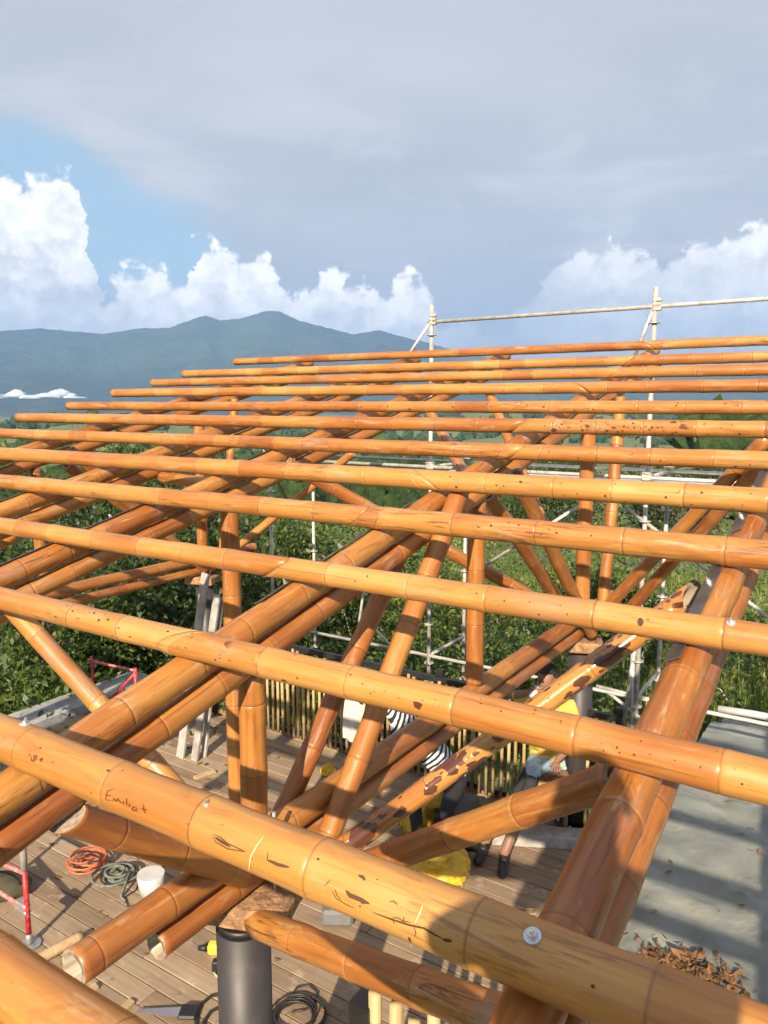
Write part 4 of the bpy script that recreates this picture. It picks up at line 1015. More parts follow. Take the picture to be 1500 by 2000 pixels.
# ================================================================== PEOPLE
def person(label, joints, edges, mats, hair=None, root='pelvis'):
    """one continuous skinned body; materials by the nearest bone"""
    names = list(joints); me = bpy.data.meshes.new('person')
    me.from_pydata([joints[n][0] for n in names], [(names.index(a), names.index(b)) for a, b, *_ in edges], [])
    o = bpy.data.objects.new('person', me); link(o)
    md = o.modifiers.new('skin', 'SKIN'); md.use_smooth_shade = True; md.branch_smoothing = .4
    sv = me.skin_vertices[0].data
    for i, n in enumerate(names):
        r = joints[n][1]; sv[i].radius = r if isinstance(r, tuple) else (r, r); sv[i].use_root = (n == root)
    o.modifiers.new('sub', 'SUBSURF').levels = 2; o.modifiers['sub'].render_levels = 2
    dg = bpy.context.evaluated_depsgraph_get(); nm = bpy.data.meshes.new_from_object(o.evaluated_get(dg)); o.modifiers.clear(); o.data = nm
    ml = []
    nm.materials.clear()
    for a, b, m in edges:
        if m not in ml: ml.append(m); nm.materials.append(M[m])
    segs = [(Vector(joints[a][0]), Vector(joints[b][0]), ml.index(m), joints[a][1], joints[b][1]) for a, b, m in edges]
    for p in nm.polygons:
        c = p.center; best = None
        for A, B, k, ra, rb in segs:
            d_ = B - A; t = max(0, min(1, (c - A).dot(d_) / max(1e-9, d_.length_squared))); ra_ = ra if not isinstance(ra, tuple) else max(ra); rb_ = rb if not isinstance(rb, tuple) else max(rb)
            q = (c - A - d_ * t).length - (ra_ + (rb_ - ra_) * t)
            if best is None or q < best[0]: best = (q, k)
        p.material_index = best[1]
    nm.shade_smooth(); tag(o, label, 'person'); return o
def hand(j, e, tagname, wrist, dirv, side, nrm, m='skin', curl=.5):
    """palm and five curled fingers"""
    W0 = Vector(wrist); d_ = Vector(dirv).normalized(); s = Vector(side).normalized(); n_ = Vector(nrm).normalized()
    j[tagname + '_palm'] = (tuple(W0 + d_ * .065), (.030, .022)); e.append((tagname + '_wrist', tagname + '_palm', m))
    for k, (off, ln) in enumerate(((.030, .066), (.010, .076), (-.010, .070), (-.028, .056))):
        b0 = W0 + d_ * .085 + s * off; b1 = b0 + d_ * ln * .5 + n_ * ln * .15 * curl; b2 = b1 + d_ * ln * .25 + n_ * ln * .55 * curl
        for q, (pt, rr) in enumerate(((b0, .0105), (b1, .0092), (b2, .0080))): j['%s_f%d%d' % (tagname, k, q)] = (tuple(pt), rr)
        e += [(tagname + '_palm', '%s_f%d0' % (tagname, k), m), ('%s_f%d0' % (tagname, k), '%s_f%d1' % (tagname, k), m), ('%s_f%d1' % (tagname, k), '%s_f%d2' % (tagname, k), m)]
    t0 = W0 + d_ * .035 + s * .034; t1 = t0 + d_ * .03 + s * .022 + n_ * .015
    j[tagname + '_t0'] = (tuple(t0), .012); j[tagname + '_t1'] = (tuple(t1), .0095); e += [(tagname + '_palm', tagname + '_t0', m), (tagname + '_t0', tagname + '_t1', m)]
def head_parts(o, c, fwd, up, s=1.0):
    """hair cap, ears, nose and eyes on the head, following its turn"""
    f = Vector(fwd).normalized(); u_ = Vector(up).normalized(); r = f.cross(u_).normalized(); c = Vector(c)
    bm = bmesh.new(); bmesh.ops.create_uvsphere(bm, u_segments=24, v_segments=16, radius=1.0)
    dl = [v for v in bm.verts if v.co.z < -.15 + (.55 if v.co.y > .25 else 0) * 1.0]
    bmesh.ops.delete(bm, geom=dl, context='VERTS')
    for v in bm.verts:
        k = 1 + .035 * mnoise.noise(v.co * 6); q = v.co * k; v.co = c + r * q.x * .087 * s + f * (q.y * .103 - .006) * s + u_ * (q.z * .112 + .012) * s
    bmesh.ops.solidify(bm, geom=bm.faces[:], thickness=.012); bm_obj('hair', bm, M['hair'], o, True)
    bm = bmesh.new()
    A = c + f * .088 * s + u_ * .012; bm_tube(bm, A, c + f * .112 * s - u_ * .026 * s, .007, 8, .016); bmesh.ops.create_uvsphere(bm, u_segments=8, v_segments=6, radius=.015, matrix=Matrix.Translation(c + f * .108 * s - u_ * .026 * s))
    bm_obj('nose', bm, M['skin'], o, True)
    for sgn in (-1, 1):
        bm = bmesh.new(); bmesh.ops.create_uvsphere(bm, u_segments=10, v_segments=8, radius=1.0)
        for v in bm.verts: v.co = c + r * sgn * (.084 + v.co.x * .010) * s + f * (v.co.y * .022 - .006) * s + u_ * (v.co.z * .032 - .008) * s
        bm_obj('ear', bm, M['skin'], o, True)
        bm = bmesh.new(); bmesh.ops.create_uvsphere(bm, u_segments=8, v_segments=6, radius=.011, matrix=Matrix.Translation(c + f * .086 * s + r * sgn * .034 * s + u_ * .010)); bm_obj('eye', bm, M['hair'], o, True)
    bm = bmesh.new(); bm_path(bm, [c + f * (.088 - .01 * t * t) * s + r * t * .026 * s - u_ * .058 * s for t in (-1, -.5, 0, .5, 1)], .006, 6); bm_obj('mouth', bm, M['pink'], o, True)

# seated worker by the far balustrade, drinking
hc = at_v(1068, 1325, 5.70)                                   # head centre
fw = Vector((-.80, -.58, -.08)).normalized(); bx = hc.x + .05; by = hc.y + .10
ft1 = at_z(986, 1690, .04); ft2 = at_z(946, 1668, .04)
hip = Vector((bx + .02, by + .10, .62)); J = {}; E_ = []
knee1 = Vector(((hip.x + ft1.x) / 2 + .03, (hip.y + ft1.y) / 2 - .05, .66)); knee2 = Vector(((hip.x + ft2.x) / 2 + .10, (hip.y + ft2.y) / 2 - .02, .64))
el_ = at_v(1003, 1357, 5.55); hnd = hc + fw * .15 + Vector((.0, 0, -.075))
sh1 = Vector((bx - .15, by - .06, hc.z - .26)); sh2 = Vector((bx + .19, by + .05, hc.z - .27))
J.update({'pelvis': (tuple(hip), (.165, .13)), 'waist': (tuple(hip.lerp(Vector((bx, by, hc.z - .3)), .4)), (.15, .12)), 'chest': ((bx + .01, by, hc.z - .36), (.185, .13)), 'neck0': ((bx + .01, by, hc.z - .20), .07),
          'neck': (tuple(hc + Vector((.03, .03, -.12))), .052), 'jaw': (tuple(hc + fw * .025 - UP * .055), .066), 'skull': (tuple(hc + UP * .02), (.083, .092)), 'crown': (tuple(hc + UP * .085), .06),
          's1': (tuple(sh1), .068), 's2': (tuple(sh2), .068), 'e1': (tuple(el_), .046), 'r_wrist': (tuple(hnd + (el_ - hnd).normalized() * .07), .030),
          'e2': ((sh2.x + .06, sh2.y - .05, sh2.z - .28), .046), 'l_wrist': ((hip.x + .02, hip.y - .26, .74), .030),
          'hp1': (tuple(hip + Vector((-.10, -.03, -.01))), .095), 'hp2': (tuple(hip + Vector((.10, .0, -.01))), .095), 'th1': (tuple((hip + knee1) / 2 + Vector((-.05, 0, .02))), .082), 'th2': (tuple((hip + knee2) / 2 + Vector((.05, 0, .02))), .082),
          'k1': (tuple(knee1), .060), 'k2': (tuple(knee2), .060), 'c1': (tuple(knee1.lerp(ft1, .4)), .055), 'c2': (tuple(knee2.lerp(ft2, .4)), .055),
          'a1': ((ft1.x, ft1.y + .03, .13), .043), 'a2': ((ft2.x, ft2.y + .03, .13), .043), 'h1': ((ft1.x, ft1.y + .04, .05), .045), 'h2': ((ft2.x, ft2.y + .04, .05), .045), 't1': ((ft1.x - .05, ft1.y - .15, .035), .035), 't2': ((ft2.x - .08, ft2.y - .13, .035), .035)})
E_ += [('pelvis', 'waist', 'yshirt'), ('waist', 'chest', 'yshirt'), ('chest', 'neck0', 'yshirt'), ('neck0', 'neck', 'skin'), ('neck', 'jaw', 'skin'), ('jaw', 'skull', 'skin'), ('skull', 'crown', 'skin'), ('chest', 's1', 'yshirt'), ('chest', 's2', 'yshirt'),
       ('s1', 'e1', 'yshirt'), ('e1', 'r_wrist', 'skin'), ('s2', 'e2', 'yshirt'), ('e2', 'l_wrist', 'skin'), ('pelvis', 'hp1', 'denim'), ('pelvis', 'hp2', 'denim'), ('hp1', 'th1', 'denim'), ('hp2', 'th2', 'denim'), ('th1', 'k1', 'denim'), ('th2', 'k2', 'denim'),
       ('k1', 'c1', 'blackcloth_legshade'), ('k2', 'c2', 'blackcloth_legshade'), ('c1', 'a1', 'skin'), ('c2', 'a2', 'skin'), ('a1', 'h1', 'boot'), ('a2', 'h2', 'boot'), ('h1', 't1', 'boot'), ('h2', 't2', 'boot')]  # black below the knees is shade painted on bare legs, no garment
hand(J, E_, 'r', J['r_wrist'][0], hnd - el_, UP, -fw); hand(J, E_, 'l', J['l_wrist'][0], Vector((-.3, -1, -.2)), Vector((-1, .2, 0)), -UP)
wk = person('worker in yellow shirt seated by the far balustrade, lifting a cup to the mouth', J, E_, None)
head_parts(wk, hc, fw, UP)
cup = tube_obj('cup', hnd + fw * .03 - UP * .03, hnd - fw * .045 + UP * .03, .026, M['white'], None, 16, .036); tag(cup, 'small white cup held to the mouth of the seated worker', 'cup')
stool = empty('wooden_stool', (hip.x, hip.y, 0)); tag(stool, 'low wooden stool under the seated worker in yellow', 'stool')
box_obj('seat', (hip.x, hip.y, .485), (.36, .34, .04), M['rawwood'], stool, bevel=.006)
for a in (-1, 1):
    for b in (-1, 1): tube_obj('leg', (hip.x + a * .14, hip.y + b * .13, .002), (hip.x + a * .13, hip.y + b * .12, .466), .02, M['rawwood'], stool, 8)

# bent worker in a striped top, mostly behind the chord
S1 = at_v(772, 1400, 5.30); S2 = at_v(884, 1500, 5.25); hip = S2 + Vector((.02, .05, -.06)); hip.z = max(hip.z, .42); J = {}; E_ = []
hd = at_v(735, 1352, 5.28); chest = S1.lerp(S2, .22); fw2 = Vector((-.85, -.3, -.45)).normalized()
fa = Vector((hip.x - .30, hip.y - .30, .045)); fb = Vector((hip.x - .02, hip.y - .38, .045)); ka = Vector((hip.x - .34, hip.y - .22, .50)); kb = Vector((hip.x - .10, hip.y - .40, .50))
J.update({'pelvis': (tuple(hip), (.16, .14)), 'waist': (tuple(S1.lerp(S2, .62)), (.15, .13)), 'chest': (tuple(chest), (.18, .135)), 'neck0': (tuple(S1 + (hd - S1) * .25), .07), 'neck': (tuple(S1 + (hd - S1) * .55), .052), 'jaw': (tuple(hd + fw2 * .03 - UP * .05), .066), 'skull': (tuple(hd + UP * .02), (.083, .092)), 'crown': (tuple(hd + UP * .08), .06),
          's1': (tuple(chest + Vector((-.10, -.16, .02))), .066), 's2': (tuple(chest + Vector((.02, .18, .02))), .066), 'e1': (tuple(chest + Vector((-.20, -.22, -.24))), .045), 'e2': (tuple(chest + Vector((-.16, .16, -.26))), .045), 'r_wrist': (tuple(chest + Vector((-.40, -.20, -.34))), .030), 'l_wrist': (tuple(chest + Vector((-.38, .04, -.34))), .030),
          'hp1': (tuple(hip + Vector((-.07, -.07, -.02))), .095), 'hp2': (tuple(hip + Vector((.05, -.05, -.02))), .095), 'k1': (tuple(ka), .062), 'k2': (tuple(kb), .062), 'a1': (tuple(fa + UP * .08), .044), 'a2': (tuple(fb + UP * .08), .044), 'h1': (tuple(fa + UP * .005), .045), 'h2': (tuple(fb + UP * .005), .045), 't1': (tuple(fa + Vector((-.13, -.09, -.008))), .036), 't2': (tuple(fb + Vector((-.13, -.09, -.008))), .036)})
E_ += [('pelvis', 'waist', 'stripes'), ('waist', 'chest', 'stripes'), ('chest', 'neck0', 'stripes'), ('neck0', 'neck', 'skin'), ('neck', 'jaw', 'skin'), ('jaw', 'skull', 'skin'), ('skull', 'crown', 'skin'), ('chest', 's1', 'stripes'), ('chest', 's2', 'stripes'), ('s1', 'e1', 'stripes'), ('s2', 'e2', 'stripes'), ('e1', 'r_wrist', 'skin'), ('e2', 'l_wrist', 'skin'),
       ('pelvis', 'hp1', 'blackcloth_legshade'), ('pelvis', 'hp2', 'blackcloth_legshade'), ('hp1', 'k1', 'blackcloth_legshade'), ('hp2', 'k2', 'blackcloth_legshade'), ('k1', 'a1', 'blackcloth_legshade'), ('k2', 'a2', 'blackcloth_legshade'), ('a1', 'h1', 'boot'), ('a2', 'h2', 'boot'), ('h1', 't1', 'boot'), ('h2', 't2', 'boot')]
hand(J, E_, 'r', J['r_wrist'][0], Vector((-1, .1, -.4)), Vector((0, 1, 0)), -UP); hand(J, E_, 'l', J['l_wrist'][0], Vector((-1, -.1, -.4)), Vector((0, -1, 0)), -UP)
wk2 = person('worker in a black and white striped top bending forward behind the truss chords', J, E_, None); head_parts(wk2, hd, fw2, Vector((-.35, -.1, .9)))
crate = box_obj('tool_crate', (hip.x + .03, hip.y + .02, .15), (.40, .36, .30), M['black'], None, bevel=.01); tag(crate, 'low black crate the striped worker sits on', 'crate')

# the photographer, standing behind the lens on a plank stage: only the shadow shows
pxo, pyo, pf = -0.02, -0.42, 2.18; J = {}; E_ = []
J.update({'pelvis': ((pxo, pyo, pf + .92), (.17, .13)), 'waist': ((pxo, pyo, pf + 1.10), (.15, .12)), 'chest': ((pxo, pyo, pf + 1.32), (.185, .13)), 'neck0': ((pxo, pyo, pf + 1.47), .07), 'neck': ((pxo, pyo + .01, pf + 1.53), .053), 'jaw': ((pxo, pyo + .03, pf + 1.58), .066), 'skull': ((pxo, pyo + .02, pf + 1.655), (.083, .092)), 'crown': ((pxo, pyo + .02, pf + 1.72), .06),
          's1': ((pxo - .19, pyo, pf + 1.42), .068), 's2': ((pxo + .19, pyo, pf + 1.42), .068), 'e1': ((pxo - .25, pyo + .14, pf + 1.30), .046), 'e2': ((pxo + .24, pyo + .14, pf + 1.30), .046), 'r_wrist': ((-.07, -.16, CAMH - .09), .03), 'l_wrist': ((.09, -.16, CAMH - .09), .03),
          'hp1': ((pxo - .09, pyo, pf + .88), .095), 'hp2': ((pxo + .09, pyo, pf + .88), .095), 'k1': ((pxo - .11, pyo + .02, pf + .48), .062), 'k2': ((pxo + .11, pyo + .02, pf + .48), .062), 'a1': ((pxo - .12, pyo - .03, pf + .10), .044), 'a2': ((pxo + .12, pyo - .03, pf + .10), .044), 'h1': ((pxo - .12, pyo - .03, pf + .05), .046), 'h2': ((pxo + .12, pyo - .03, pf + .05), .046), 't1': ((pxo - .13, pyo + .14, pf + .037), .036), 't2': ((pxo + .13, pyo + .14, pf + .037), .036)})
E_ += [('pelvis', 'waist', 'greyshirt'), ('waist', 'chest', 'greyshirt'), ('chest', 'neck0', 'greyshirt'), ('neck0', 'neck', 'skin'), ('neck', 'jaw', 'skin'), ('jaw', 'skull', 'skin'), ('skull', 'crown', 'skin'), ('chest', 's1', 'greyshirt'), ('chest', 's2', 'greyshirt'), ('s1', 'e1', 'greyshirt'), ('s2', 'e2', 'greyshirt'), ('e1', 'r_wrist', 'skin'), ('e2', 'l_wrist', 'skin'),
       ('pelvis', 'hp1', 'denim'), ('pelvis', 'hp2', 'denim'), ('hp1', 'k1', 'denim'), ('hp2', 'k2', 'denim'), ('k1', 'a1', 'denim'), ('k2', 'a2', 'denim'), ('a1', 'h1', 'boot'), ('a2', 'h2', 'boot'), ('h1', 't1', 'boot'), ('h2', 't2', 'boot')]
hand(J, E_, 'r', J['r_wrist'][0], Vector((.2, .5, .5)), Vector((1, 0, 0)), Vector((0, 1, .2)), curl=.2); hand(J, E_, 'l', J['l_wrist'][0], Vector((-.2, .5, .5)), Vector((-1, 0, 0)), Vector((0, 1, .2)), curl=.2)
ph = person('standing photographer in a grey shirt, behind the point of view', J, E_, None); head_parts(ph, (pxo, pyo + .02, pf + 1.64), Vector((0, 1, -.1)), UP)
stg = empty('plank_stage', (pxo, pyo, 0)); tag(stg, 'narrow plank stage on trestle legs under the photographer', 'stage')
for k in range(3): box_obj('plank', (pxo, pyo - .24 + k * .21, pf - .022), (1.7, .20, .04), M['plank'], stg, bevel=.004)
for a in (-1, 1):
    for b in (-1, 1): tube_obj('leg', (pxo + a * .75, pyo - .03 + b * .27, -.62), (pxo + a * .75, pyo - .03 + b * .27, pf - .045), .03, M['scaffold'], stg, 10)
    tube_obj('crossbar', (pxo + a * .75, pyo - .36, pf - .075), (pxo + a * .75, pyo + .30, pf - .075), .028, M['scaffold'], stg, 10)


# ================================================================== THINGS ON THE DECK
def coil(cx, cy, z, r, turns, seed, jitter=.25, zh=.02):
    rg = random.Random(seed); pts = []; n = int(turns * 18)
    for k in range(n):
        a = k / 18 * 2 * math.pi; rr = r * (1 + jitter * math.sin(a * .37 + seed) + rg.uniform(-.03, .03)); pts.append((cx + math.cos(a) * rr + .02 * math.sin(k * .11), cy + math.sin(a) * rr, z + zh * (k / n) + .004))
    return pts
D = lambda x, y, z=0.0: at_z(x, y, z)
# red adjustable trestle at the left edge
f0 = D(58, 1846); tr = empty('red_trestle', f0); tag(tr, 'red steel trestle leg with a round foot on the deck at lower left', 'trestle')
tube_obj('foot_plate', f0, f0 + UP * .012, .075, M['steel'], tr, 18); tube_obj('foot_screw', f0 + UP * .012, f0 + UP * .085, .022, M['steel'], tr, 10)
tube_obj('leg', f0 + UP * .08, f0 + UP * .56, .0175, M['red'], tr, 12); tube_obj('sleeve', f0 + UP * .54, f0 + UP * .84, .022, M['greyboard'], tr, 12)
l2 = f0 - EU * .62 - EV * .10
tube_obj('leg', l2 + UP * .08, l2 + UP * .56, .0175, M['red'], tr, 12); tube_obj('foot_plate', l2, l2 + UP * .012, .075, M['steel'], tr, 18); tube_obj('foot_screw', l2 + UP * .012, l2 + UP * .085, .022, M['steel'], tr, 10)
tube_obj('crossbar', f0 + UP * .26, l2 + UP * .40, .015, M['pink'], tr, 10); tube_obj('crossbar', f0 + UP * .52, l2 + UP * .58, .015, M['pink'], tr, 10)
tube_obj('sleeve', l2 + UP * .54, l2 + UP * .84, .022, M['greyboard'], tr, 12)
for dz, sz in ((.24, .05), (.285, .04)): box_obj('clamp', f0 + UP * dz - EU * .05, (.12, .05, .03), M['steel'], tr, EU, EV, UP, bevel=.008)
# red barrier by the shrubs
b0 = at_v(182, 1340, 5.55); b1 = at_v(266, 1350, 5.55); b0.z = .0; b1.z = .0
rb = empty('red_barrier', b0); tag(rb, 'small red barrier frame on the deck edge in front of the shrubs', 'barrier')
zt0 = at_v(182, 1292, 5.55).z; zt1 = at_v(266, 1310, 5.55).z
tube_obj('upright', b0, Vector((b0.x, b0.y, zt0 + .06)), .017, M['red'], rb, 10); tube_obj('upright', b1, Vector((b1.x, b1.y, zt1 + .03)), .022, M['red'], rb, 10)
tube_obj('rail', Vector((b0.x, b0.y, zt0)), Vector((b1.x, b1.y, zt1)), .014, M['pink'], rb, 10)
tube_obj('brace', Vector((b1.x, b1.y, zt1 - .03)), at_v(216, 1366, 5.5), .016, M['red'], rb, 10)
# leaning boards
for i, (xa, ya, xb, yb, wd) in enumerate([(352, 1480, 402, 1120, .10), (380, 1486, 424, 1162, .085), (398, 1478, 432, 1168, .06)]):
    a = D(xa, ya, .0); vv = a.dot(EV); b = at_v(xb, yb, vv + .25 - .05 * i); ax = (b - a).normalized(); sd_ = EU - ax * EU.dot(ax); sd_.normalize(); nn = ax.cross(sd_)
    o = box_obj('grey_board', (a + b) / 2 + nn * .0, ((b - a).length, wd, .028), M['greyboard'], None, ax, sd_, nn, bevel=.003)
    tag(o, ['left and widest of three weathered grey boards leaning behind the prop', 'middle one of three weathered grey boards leaning behind the prop', 'narrow right one of three grey boards leaning behind the prop'][i], 'board', 'grey boards leaning behind the prop')
# offcuts, cables, tools
st_a, st_b = D(-10, 1922, .035), D(160, 1828, .035); o = pole('pale_stick', st_a, st_b, .035, .035, None, 400, tint=.9, wear=0, seg=14, pitch=.5)
o.data.materials.clear(); o.data.materials.append(M['palestick']); tag(o, 'pale peeled bamboo offcut lying on the deck at lower left', 'offcut')
c = D(172, 1692); o = path_obj('orange_cable', coil(c.x, c.y, .006, .12, 6, 3, .35, .08), .007, M['orangecable']); tag(o, 'tangled orange and red cable coil on the deck below the left brace', 'cable')
c = D(228, 1722); o = path_obj('grey_rope', coil(c.x, c.y, .008, .10, 5, 8, .6, .10) + [tuple(D(236, 1752, .01)), tuple(D(244, 1760, .01))], .011, M['greencable']); tag(o, 'heap of grey green rope and straps next to the orange cable', 'rope')
c = D(296, 1742); o = tube_obj('white_bucket', c, c + UP * .15, .085, M['white'], None, 20, .10); tag(o, 'small white bucket on the deck under the truss strut', 'bucket')
a, b = D(268, 1974, .03), D(352, 1976, .03); sw = empty('hand_saw', a); tag(sw, 'hand saw with a shiny blade on the deck near the bottom', 'saw')
ax = (b - a).normalized(); sd_ = ax.cross(UP); mesh_obj('blade', [a - sd_ * .01, a + sd_ * .015, b + sd_ * .045, b - sd_ * .035, a - sd_ * .01 + UP * .003, a + sd_ * .015 + UP * .003, b + sd_ * .045 + UP * .003, b - sd_ * .035 + UP * .003],
     [(3, 2, 1, 0), (4, 5, 6, 7), (0, 1, 5, 4), (1, 2, 6, 5), (2, 3, 7, 6), (3, 0, 4, 7)], M['chrome'], sw)
box_obj('handle', b + ax * .05, (.11, .11, .025), M['black'], sw, ax, sd_, UP, bevel=.01)
c = D(425, 1985); o = path_obj('black_hose', [tuple(D(x, y, .012)) for x, y in [(384, 2030), (382, 1990), (392, 1962), (412, 1945), (438, 1940), (470, 1946), (505, 1960)]], .010, M['cable']); tag(o, 'black hose curving over the deck left of the front column', 'hose')
o = path_obj('black_hose', [tuple(D(x, y, .012)) for x, y in [(398, 2030), (396, 1998), (412, 1975), (440, 1962), (480, 1962), (520, 1985)]], .010, M['cable']); tag(o, 'inner black hose running beside the curved one near the front column', 'hose')
c = D(578, 1990); o = path_obj('cable_coil', coil(c.x, c.y, .006, .13, 7, 5, .22, .03), .006, M['cable']); tag(o, 'loose black cable coil right of the front column', 'cable')
path_obj('loop', [tuple(D(x, y, .012)) for x, y in [(566, 1950), (580, 1928), (604, 1924), (620, 1938), (616, 1958), (596, 1972), (570, 1976)]], .006, M['cable'], o)
c = D(430, 1900); o = path_obj('rope_ring', coil(c.x, c.y, .006, .05, 1.05, 1, .05, .0), .007, M['rope']); tag(o, 'straw coloured rope ring on the deck beside the front column', 'rope')
c = D(432, 1862); dr = empty('cordless_drill', c); tag(dr, 'yellow cordless drill lying on the deck left of the front column', 'drill')
box_obj('body', c + Vector((0, 0, .04)), (.17, .07, .075), M['yellowtool'], dr, bevel=.015); box_obj('grip', c + Vector((.03, -.08, .04)), (.045, .13, .05), M['yellowtool'], dr, bevel=.012); box_obj('battery', c + Vector((.03, -.16, .04)), (.10, .055, .075), M['black'], dr, bevel=.008)
tube_obj('chuck', c + Vector((-.085, 0, .04)), c + Vector((-.15, 0, .04)), .026, M['black'], dr, 12, .016)
c = D(660, 1800); o = box_obj('dark_tool_case', c + UP * .06, (.22, .13, .12), M['foam'], None, bevel=.02); tag(o, 'small dark grey tool lying under the front purlin', 'tool')
c = D(8, 1748); bg_ = empty('canvas_bag', c); tag(bg_, 'dark olive canvas bag slumped on the deck at the left edge', 'bag')
bm = bmesh.new(); bmesh.ops.create_icosphere(bm, subdivisions=3, radius=1.0)
for v in bm.verts:
    q = v.co * (1 + .18 * mnoise.noise(v.co * 2.4)); v.co = c + Vector((q.x * .19, q.y * .14, max(q.z, -.7) * .09 + .066))
bm_obj('body', bm, M['olive'], bg_, True); path_obj('strap', [c + Vector((math.cos(t) * .15, -.05, .12 + math.sin(t) * .10)) for t in [k * math.pi / 8 for k in range(9)]], .009, M['cable'], bg_)
o = path_obj('thin_cable', [tuple(D(x, y, .006)) for x, y in [(240, 1700), (262, 1690), (274, 1712), (266, 1738), (244, 1752), (250, 1770), (280, 1764), (320, 1690), (345, 1668)]], .005, M['cable']); tag(o, 'thin black cable winding from the rope heap past the white bucket', 'cable')
for i, (xa, ya, xb, yb, lb) in enumerate([(120, 1965, 190, 1925, 'short wood offcut on the deck below the open pole end'), (380, 1520, 420, 1506, 'small wood offcut on the deck near the leaning boards'), (225, 1985, 258, 1955, 'pale wood chip left of the hand saw'), (560, 1560, 590, 1545, 'wood scrap on the deck behind the truss posts')]):
    a, b = D(xa, ya, .012), D(xb, yb, .012); x_ = (b - a).normalized(); tag(box_obj('wood_offcut', (a + b) / 2, ((b - a).length, .05, .024), M['palestick'], None, x_, UP.cross(x_), UP, bevel=.003), lb, 'offcut')
# yellow sheets
def crumple(name, px, py, w, d_, h, seed, label):
    c = D(px, py); bm = bmesh.new(); bmesh.ops.create_icosphere(bm, subdivisions=4, radius=1.0)
    for v in bm.verts:
        q = v.co.copy(); k = 1 + .30 * mnoise.noise(q * 1.7 + Vector((seed, 0, 0))) + .16 * (abs(mnoise.noise(q * 4.2 + Vector((0, seed, 0)))) * 2 - .5)
        q = q * k; v.co = Vector((q.x * w / 2, q.y * d_ / 2, max(q.z, -.55) * h / 1.5 + h * .37))
    o = bm_obj(name, bm, M['yellow']); o.location = c; tag(o, label, 'sack'); return o
crumple('yellow_sack', 845, 1622, .50, .42, .42, 2.0, 'crumpled yellow plastic sack behind the brown brace')
crumple('yellow_sack', 862, 1712, .42, .34, .26, 5.0, 'smaller yellow sack in the sun just above the front purlin')
crumple('yellow_sack', 640, 1512, .14, .12, .10, 8.0, 'little yellow bag on the deck in the middle, left of the chords')
o = path_obj('straw_cord', [tuple(D(x, y, .008)) for x, y in [(905, 1690), (912, 1708), (902, 1730), (898, 1750), (920, 1772), (960, 1786), (1010, 1792), (1046, 1784), (1048, 1776), (1010, 1774), (985, 1782), (1000, 1792)]], .006, M['rope']); tag(o, 'straw coloured cord looping on the deck beside the smaller yellow sack', 'cord')
a = D(960, 1640); b = D(1180, 1652); o = box_obj('pale_timber', (a + b) / 2 + UP * .05, ((b - a).length, .17, .10), M['greyboard'], None, (b - a).normalized(), (b - a).normalized().cross(UP) * -1, UP, bevel=.006); tag(o, 'pale timber lying on the deck in front of the rear column', 'timber')
o = sheet('white_sheet', M['white'], 0, 1, 0, 1, 8, 12, lambda U, V_: U * 0)
p0 = at_v(676, 1362, 5.98); p1 = at_v(716, 1376, 5.98); p2 = at_v(672, 1440, 5.98)
for i, v in enumerate(o.data.vertices):
    s, t = (i % 8) / 7, (i // 8) / 11; v.co = p0 + (p1 - p0) * s * (1 - .25 * t) + (p2 - p0) * t - EV * (.02 + .02 * math.sin(s * 9 + t * 3))
tag(o, 'white sheet hanging on the far balustrade behind the diagonals', 'sheet')
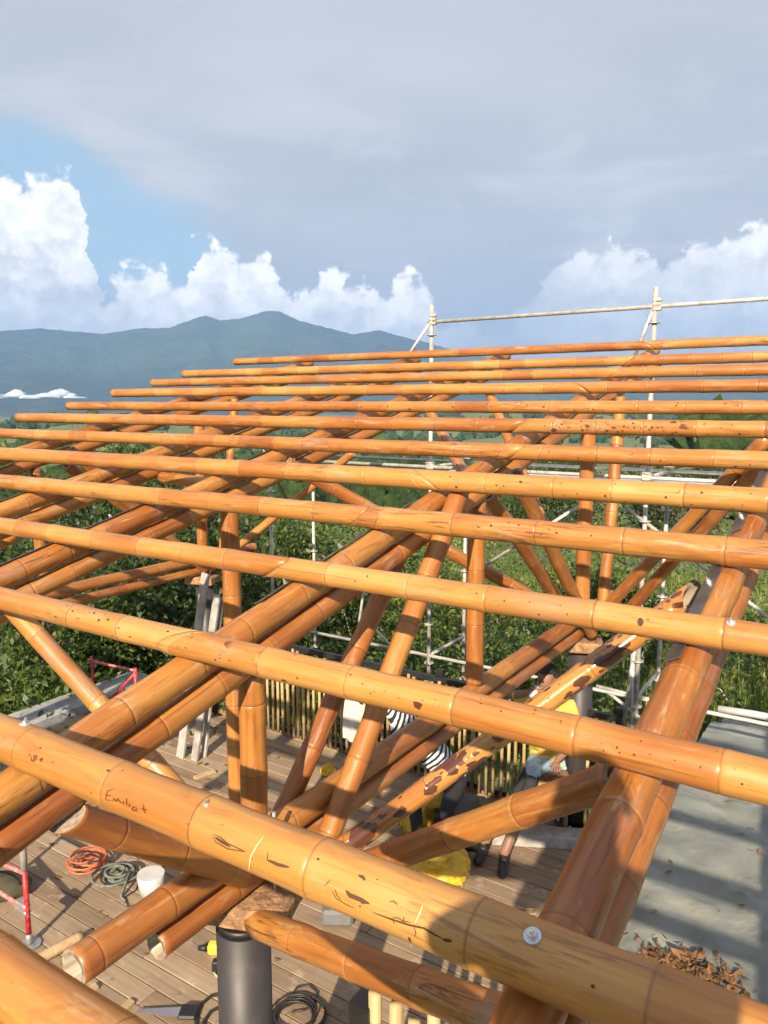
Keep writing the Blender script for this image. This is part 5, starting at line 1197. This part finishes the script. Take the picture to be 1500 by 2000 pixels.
# litter on the deck and the tarpaulin
rl = random.Random(12); bm = bmesh.new()
for _ in range(130):
    p = W(rl.uniform(-6.5, -1.7), rl.uniform(2.5, 5.9), .003); a = rl.uniform(0, 6.28); l = rl.uniform(.01, .05); d_ = Vector((math.cos(a), math.sin(a), 0)); s = d_.cross(UP)
    vs = [bm.verts.new(p + d_ * l + UP * rl.uniform(0, .012)), bm.verts.new(p + s * l * .4), bm.verts.new(p - d_ * l + UP * rl.uniform(0, .012)), bm.verts.new(p - s * l * .4 + UP * .004)]; bm.faces.new(vs)
o = bm_obj('wood_shavings', bm, M['leafbrown']); tag(o, 'wood shavings and chips strewn over the deck', 'shavings', kind='stuff')
bm = bmesh.new(); c = D(1345, 1905); U0 = c.dot(EU); V0 = c.dot(EV)
for _ in range(420):
    p = W(U0 + rl.gauss(0, .15), V0 + rl.gauss(0, .075), rl.uniform(.0, .09)); d_ = Vector((rl.gauss(0, 1), rl.gauss(0, 1), rl.gauss(0, .5))).normalized(); s = d_.cross(Vector((rl.gauss(0, .5), rl.gauss(0, .5), 1))).normalized(); l = rl.uniform(.02, .05)
    bm.faces.new([bm.verts.new(p + d_ * l), bm.verts.new(p + s * l * .45), bm.verts.new(p - d_ * l), bm.verts.new(p - s * l * .45)])
o = bm_obj('leaf_heap', bm, M['leafbrown']); tag(o, 'heap of dead brown leaves on the tarpaulin at lower right', 'leaves', kind='stuff')
bm = bmesh.new()
for _ in range(60):
    p = W(U0 + rl.uniform(-.7, 2.2), V0 + rl.uniform(-.2, 3.0), .04); d_ = Vector((rl.gauss(0, 1), rl.gauss(0, 1), 0)).normalized(); s = d_.cross(UP); l = rl.uniform(.02, .05)
    bm.faces.new([bm.verts.new(p + d_ * l), bm.verts.new(p + s * l * .4), bm.verts.new(p - d_ * l + UP * .01), bm.verts.new(p - s * l * .4)])
o = bm_obj('scattered_leaves', bm, M['leafbrown']); tag(o, 'dead leaves scattered over the tarpaulin', 'leaves', kind='stuff')


# ================================================================== HAZE
hz = bpy.data.materials.new('valley_haze'); hz.use_nodes = True; N = NT(hz.node_tree); out = N.n('ShaderNodeOutputMaterial'); pv_ = N.n('ShaderNodeVolumePrincipled')
pv_.inputs['Color'].default_value = (0.30, 0.53, 0.95, 1); pv_.inputs['Density'].default_value = 0.00018; pv_.inputs['Anisotropy'].default_value = 0.0
N.t.links.new(pv_.outputs[0], out.inputs['Volume'])
bm = bmesh.new(); bm_box(bm, (0, 0, 275), (13600, 13600, 810)); o = bm_obj('haze', bm, hz); tag(o, 'blue haze filling the valley', 'haze', kind='stuff')
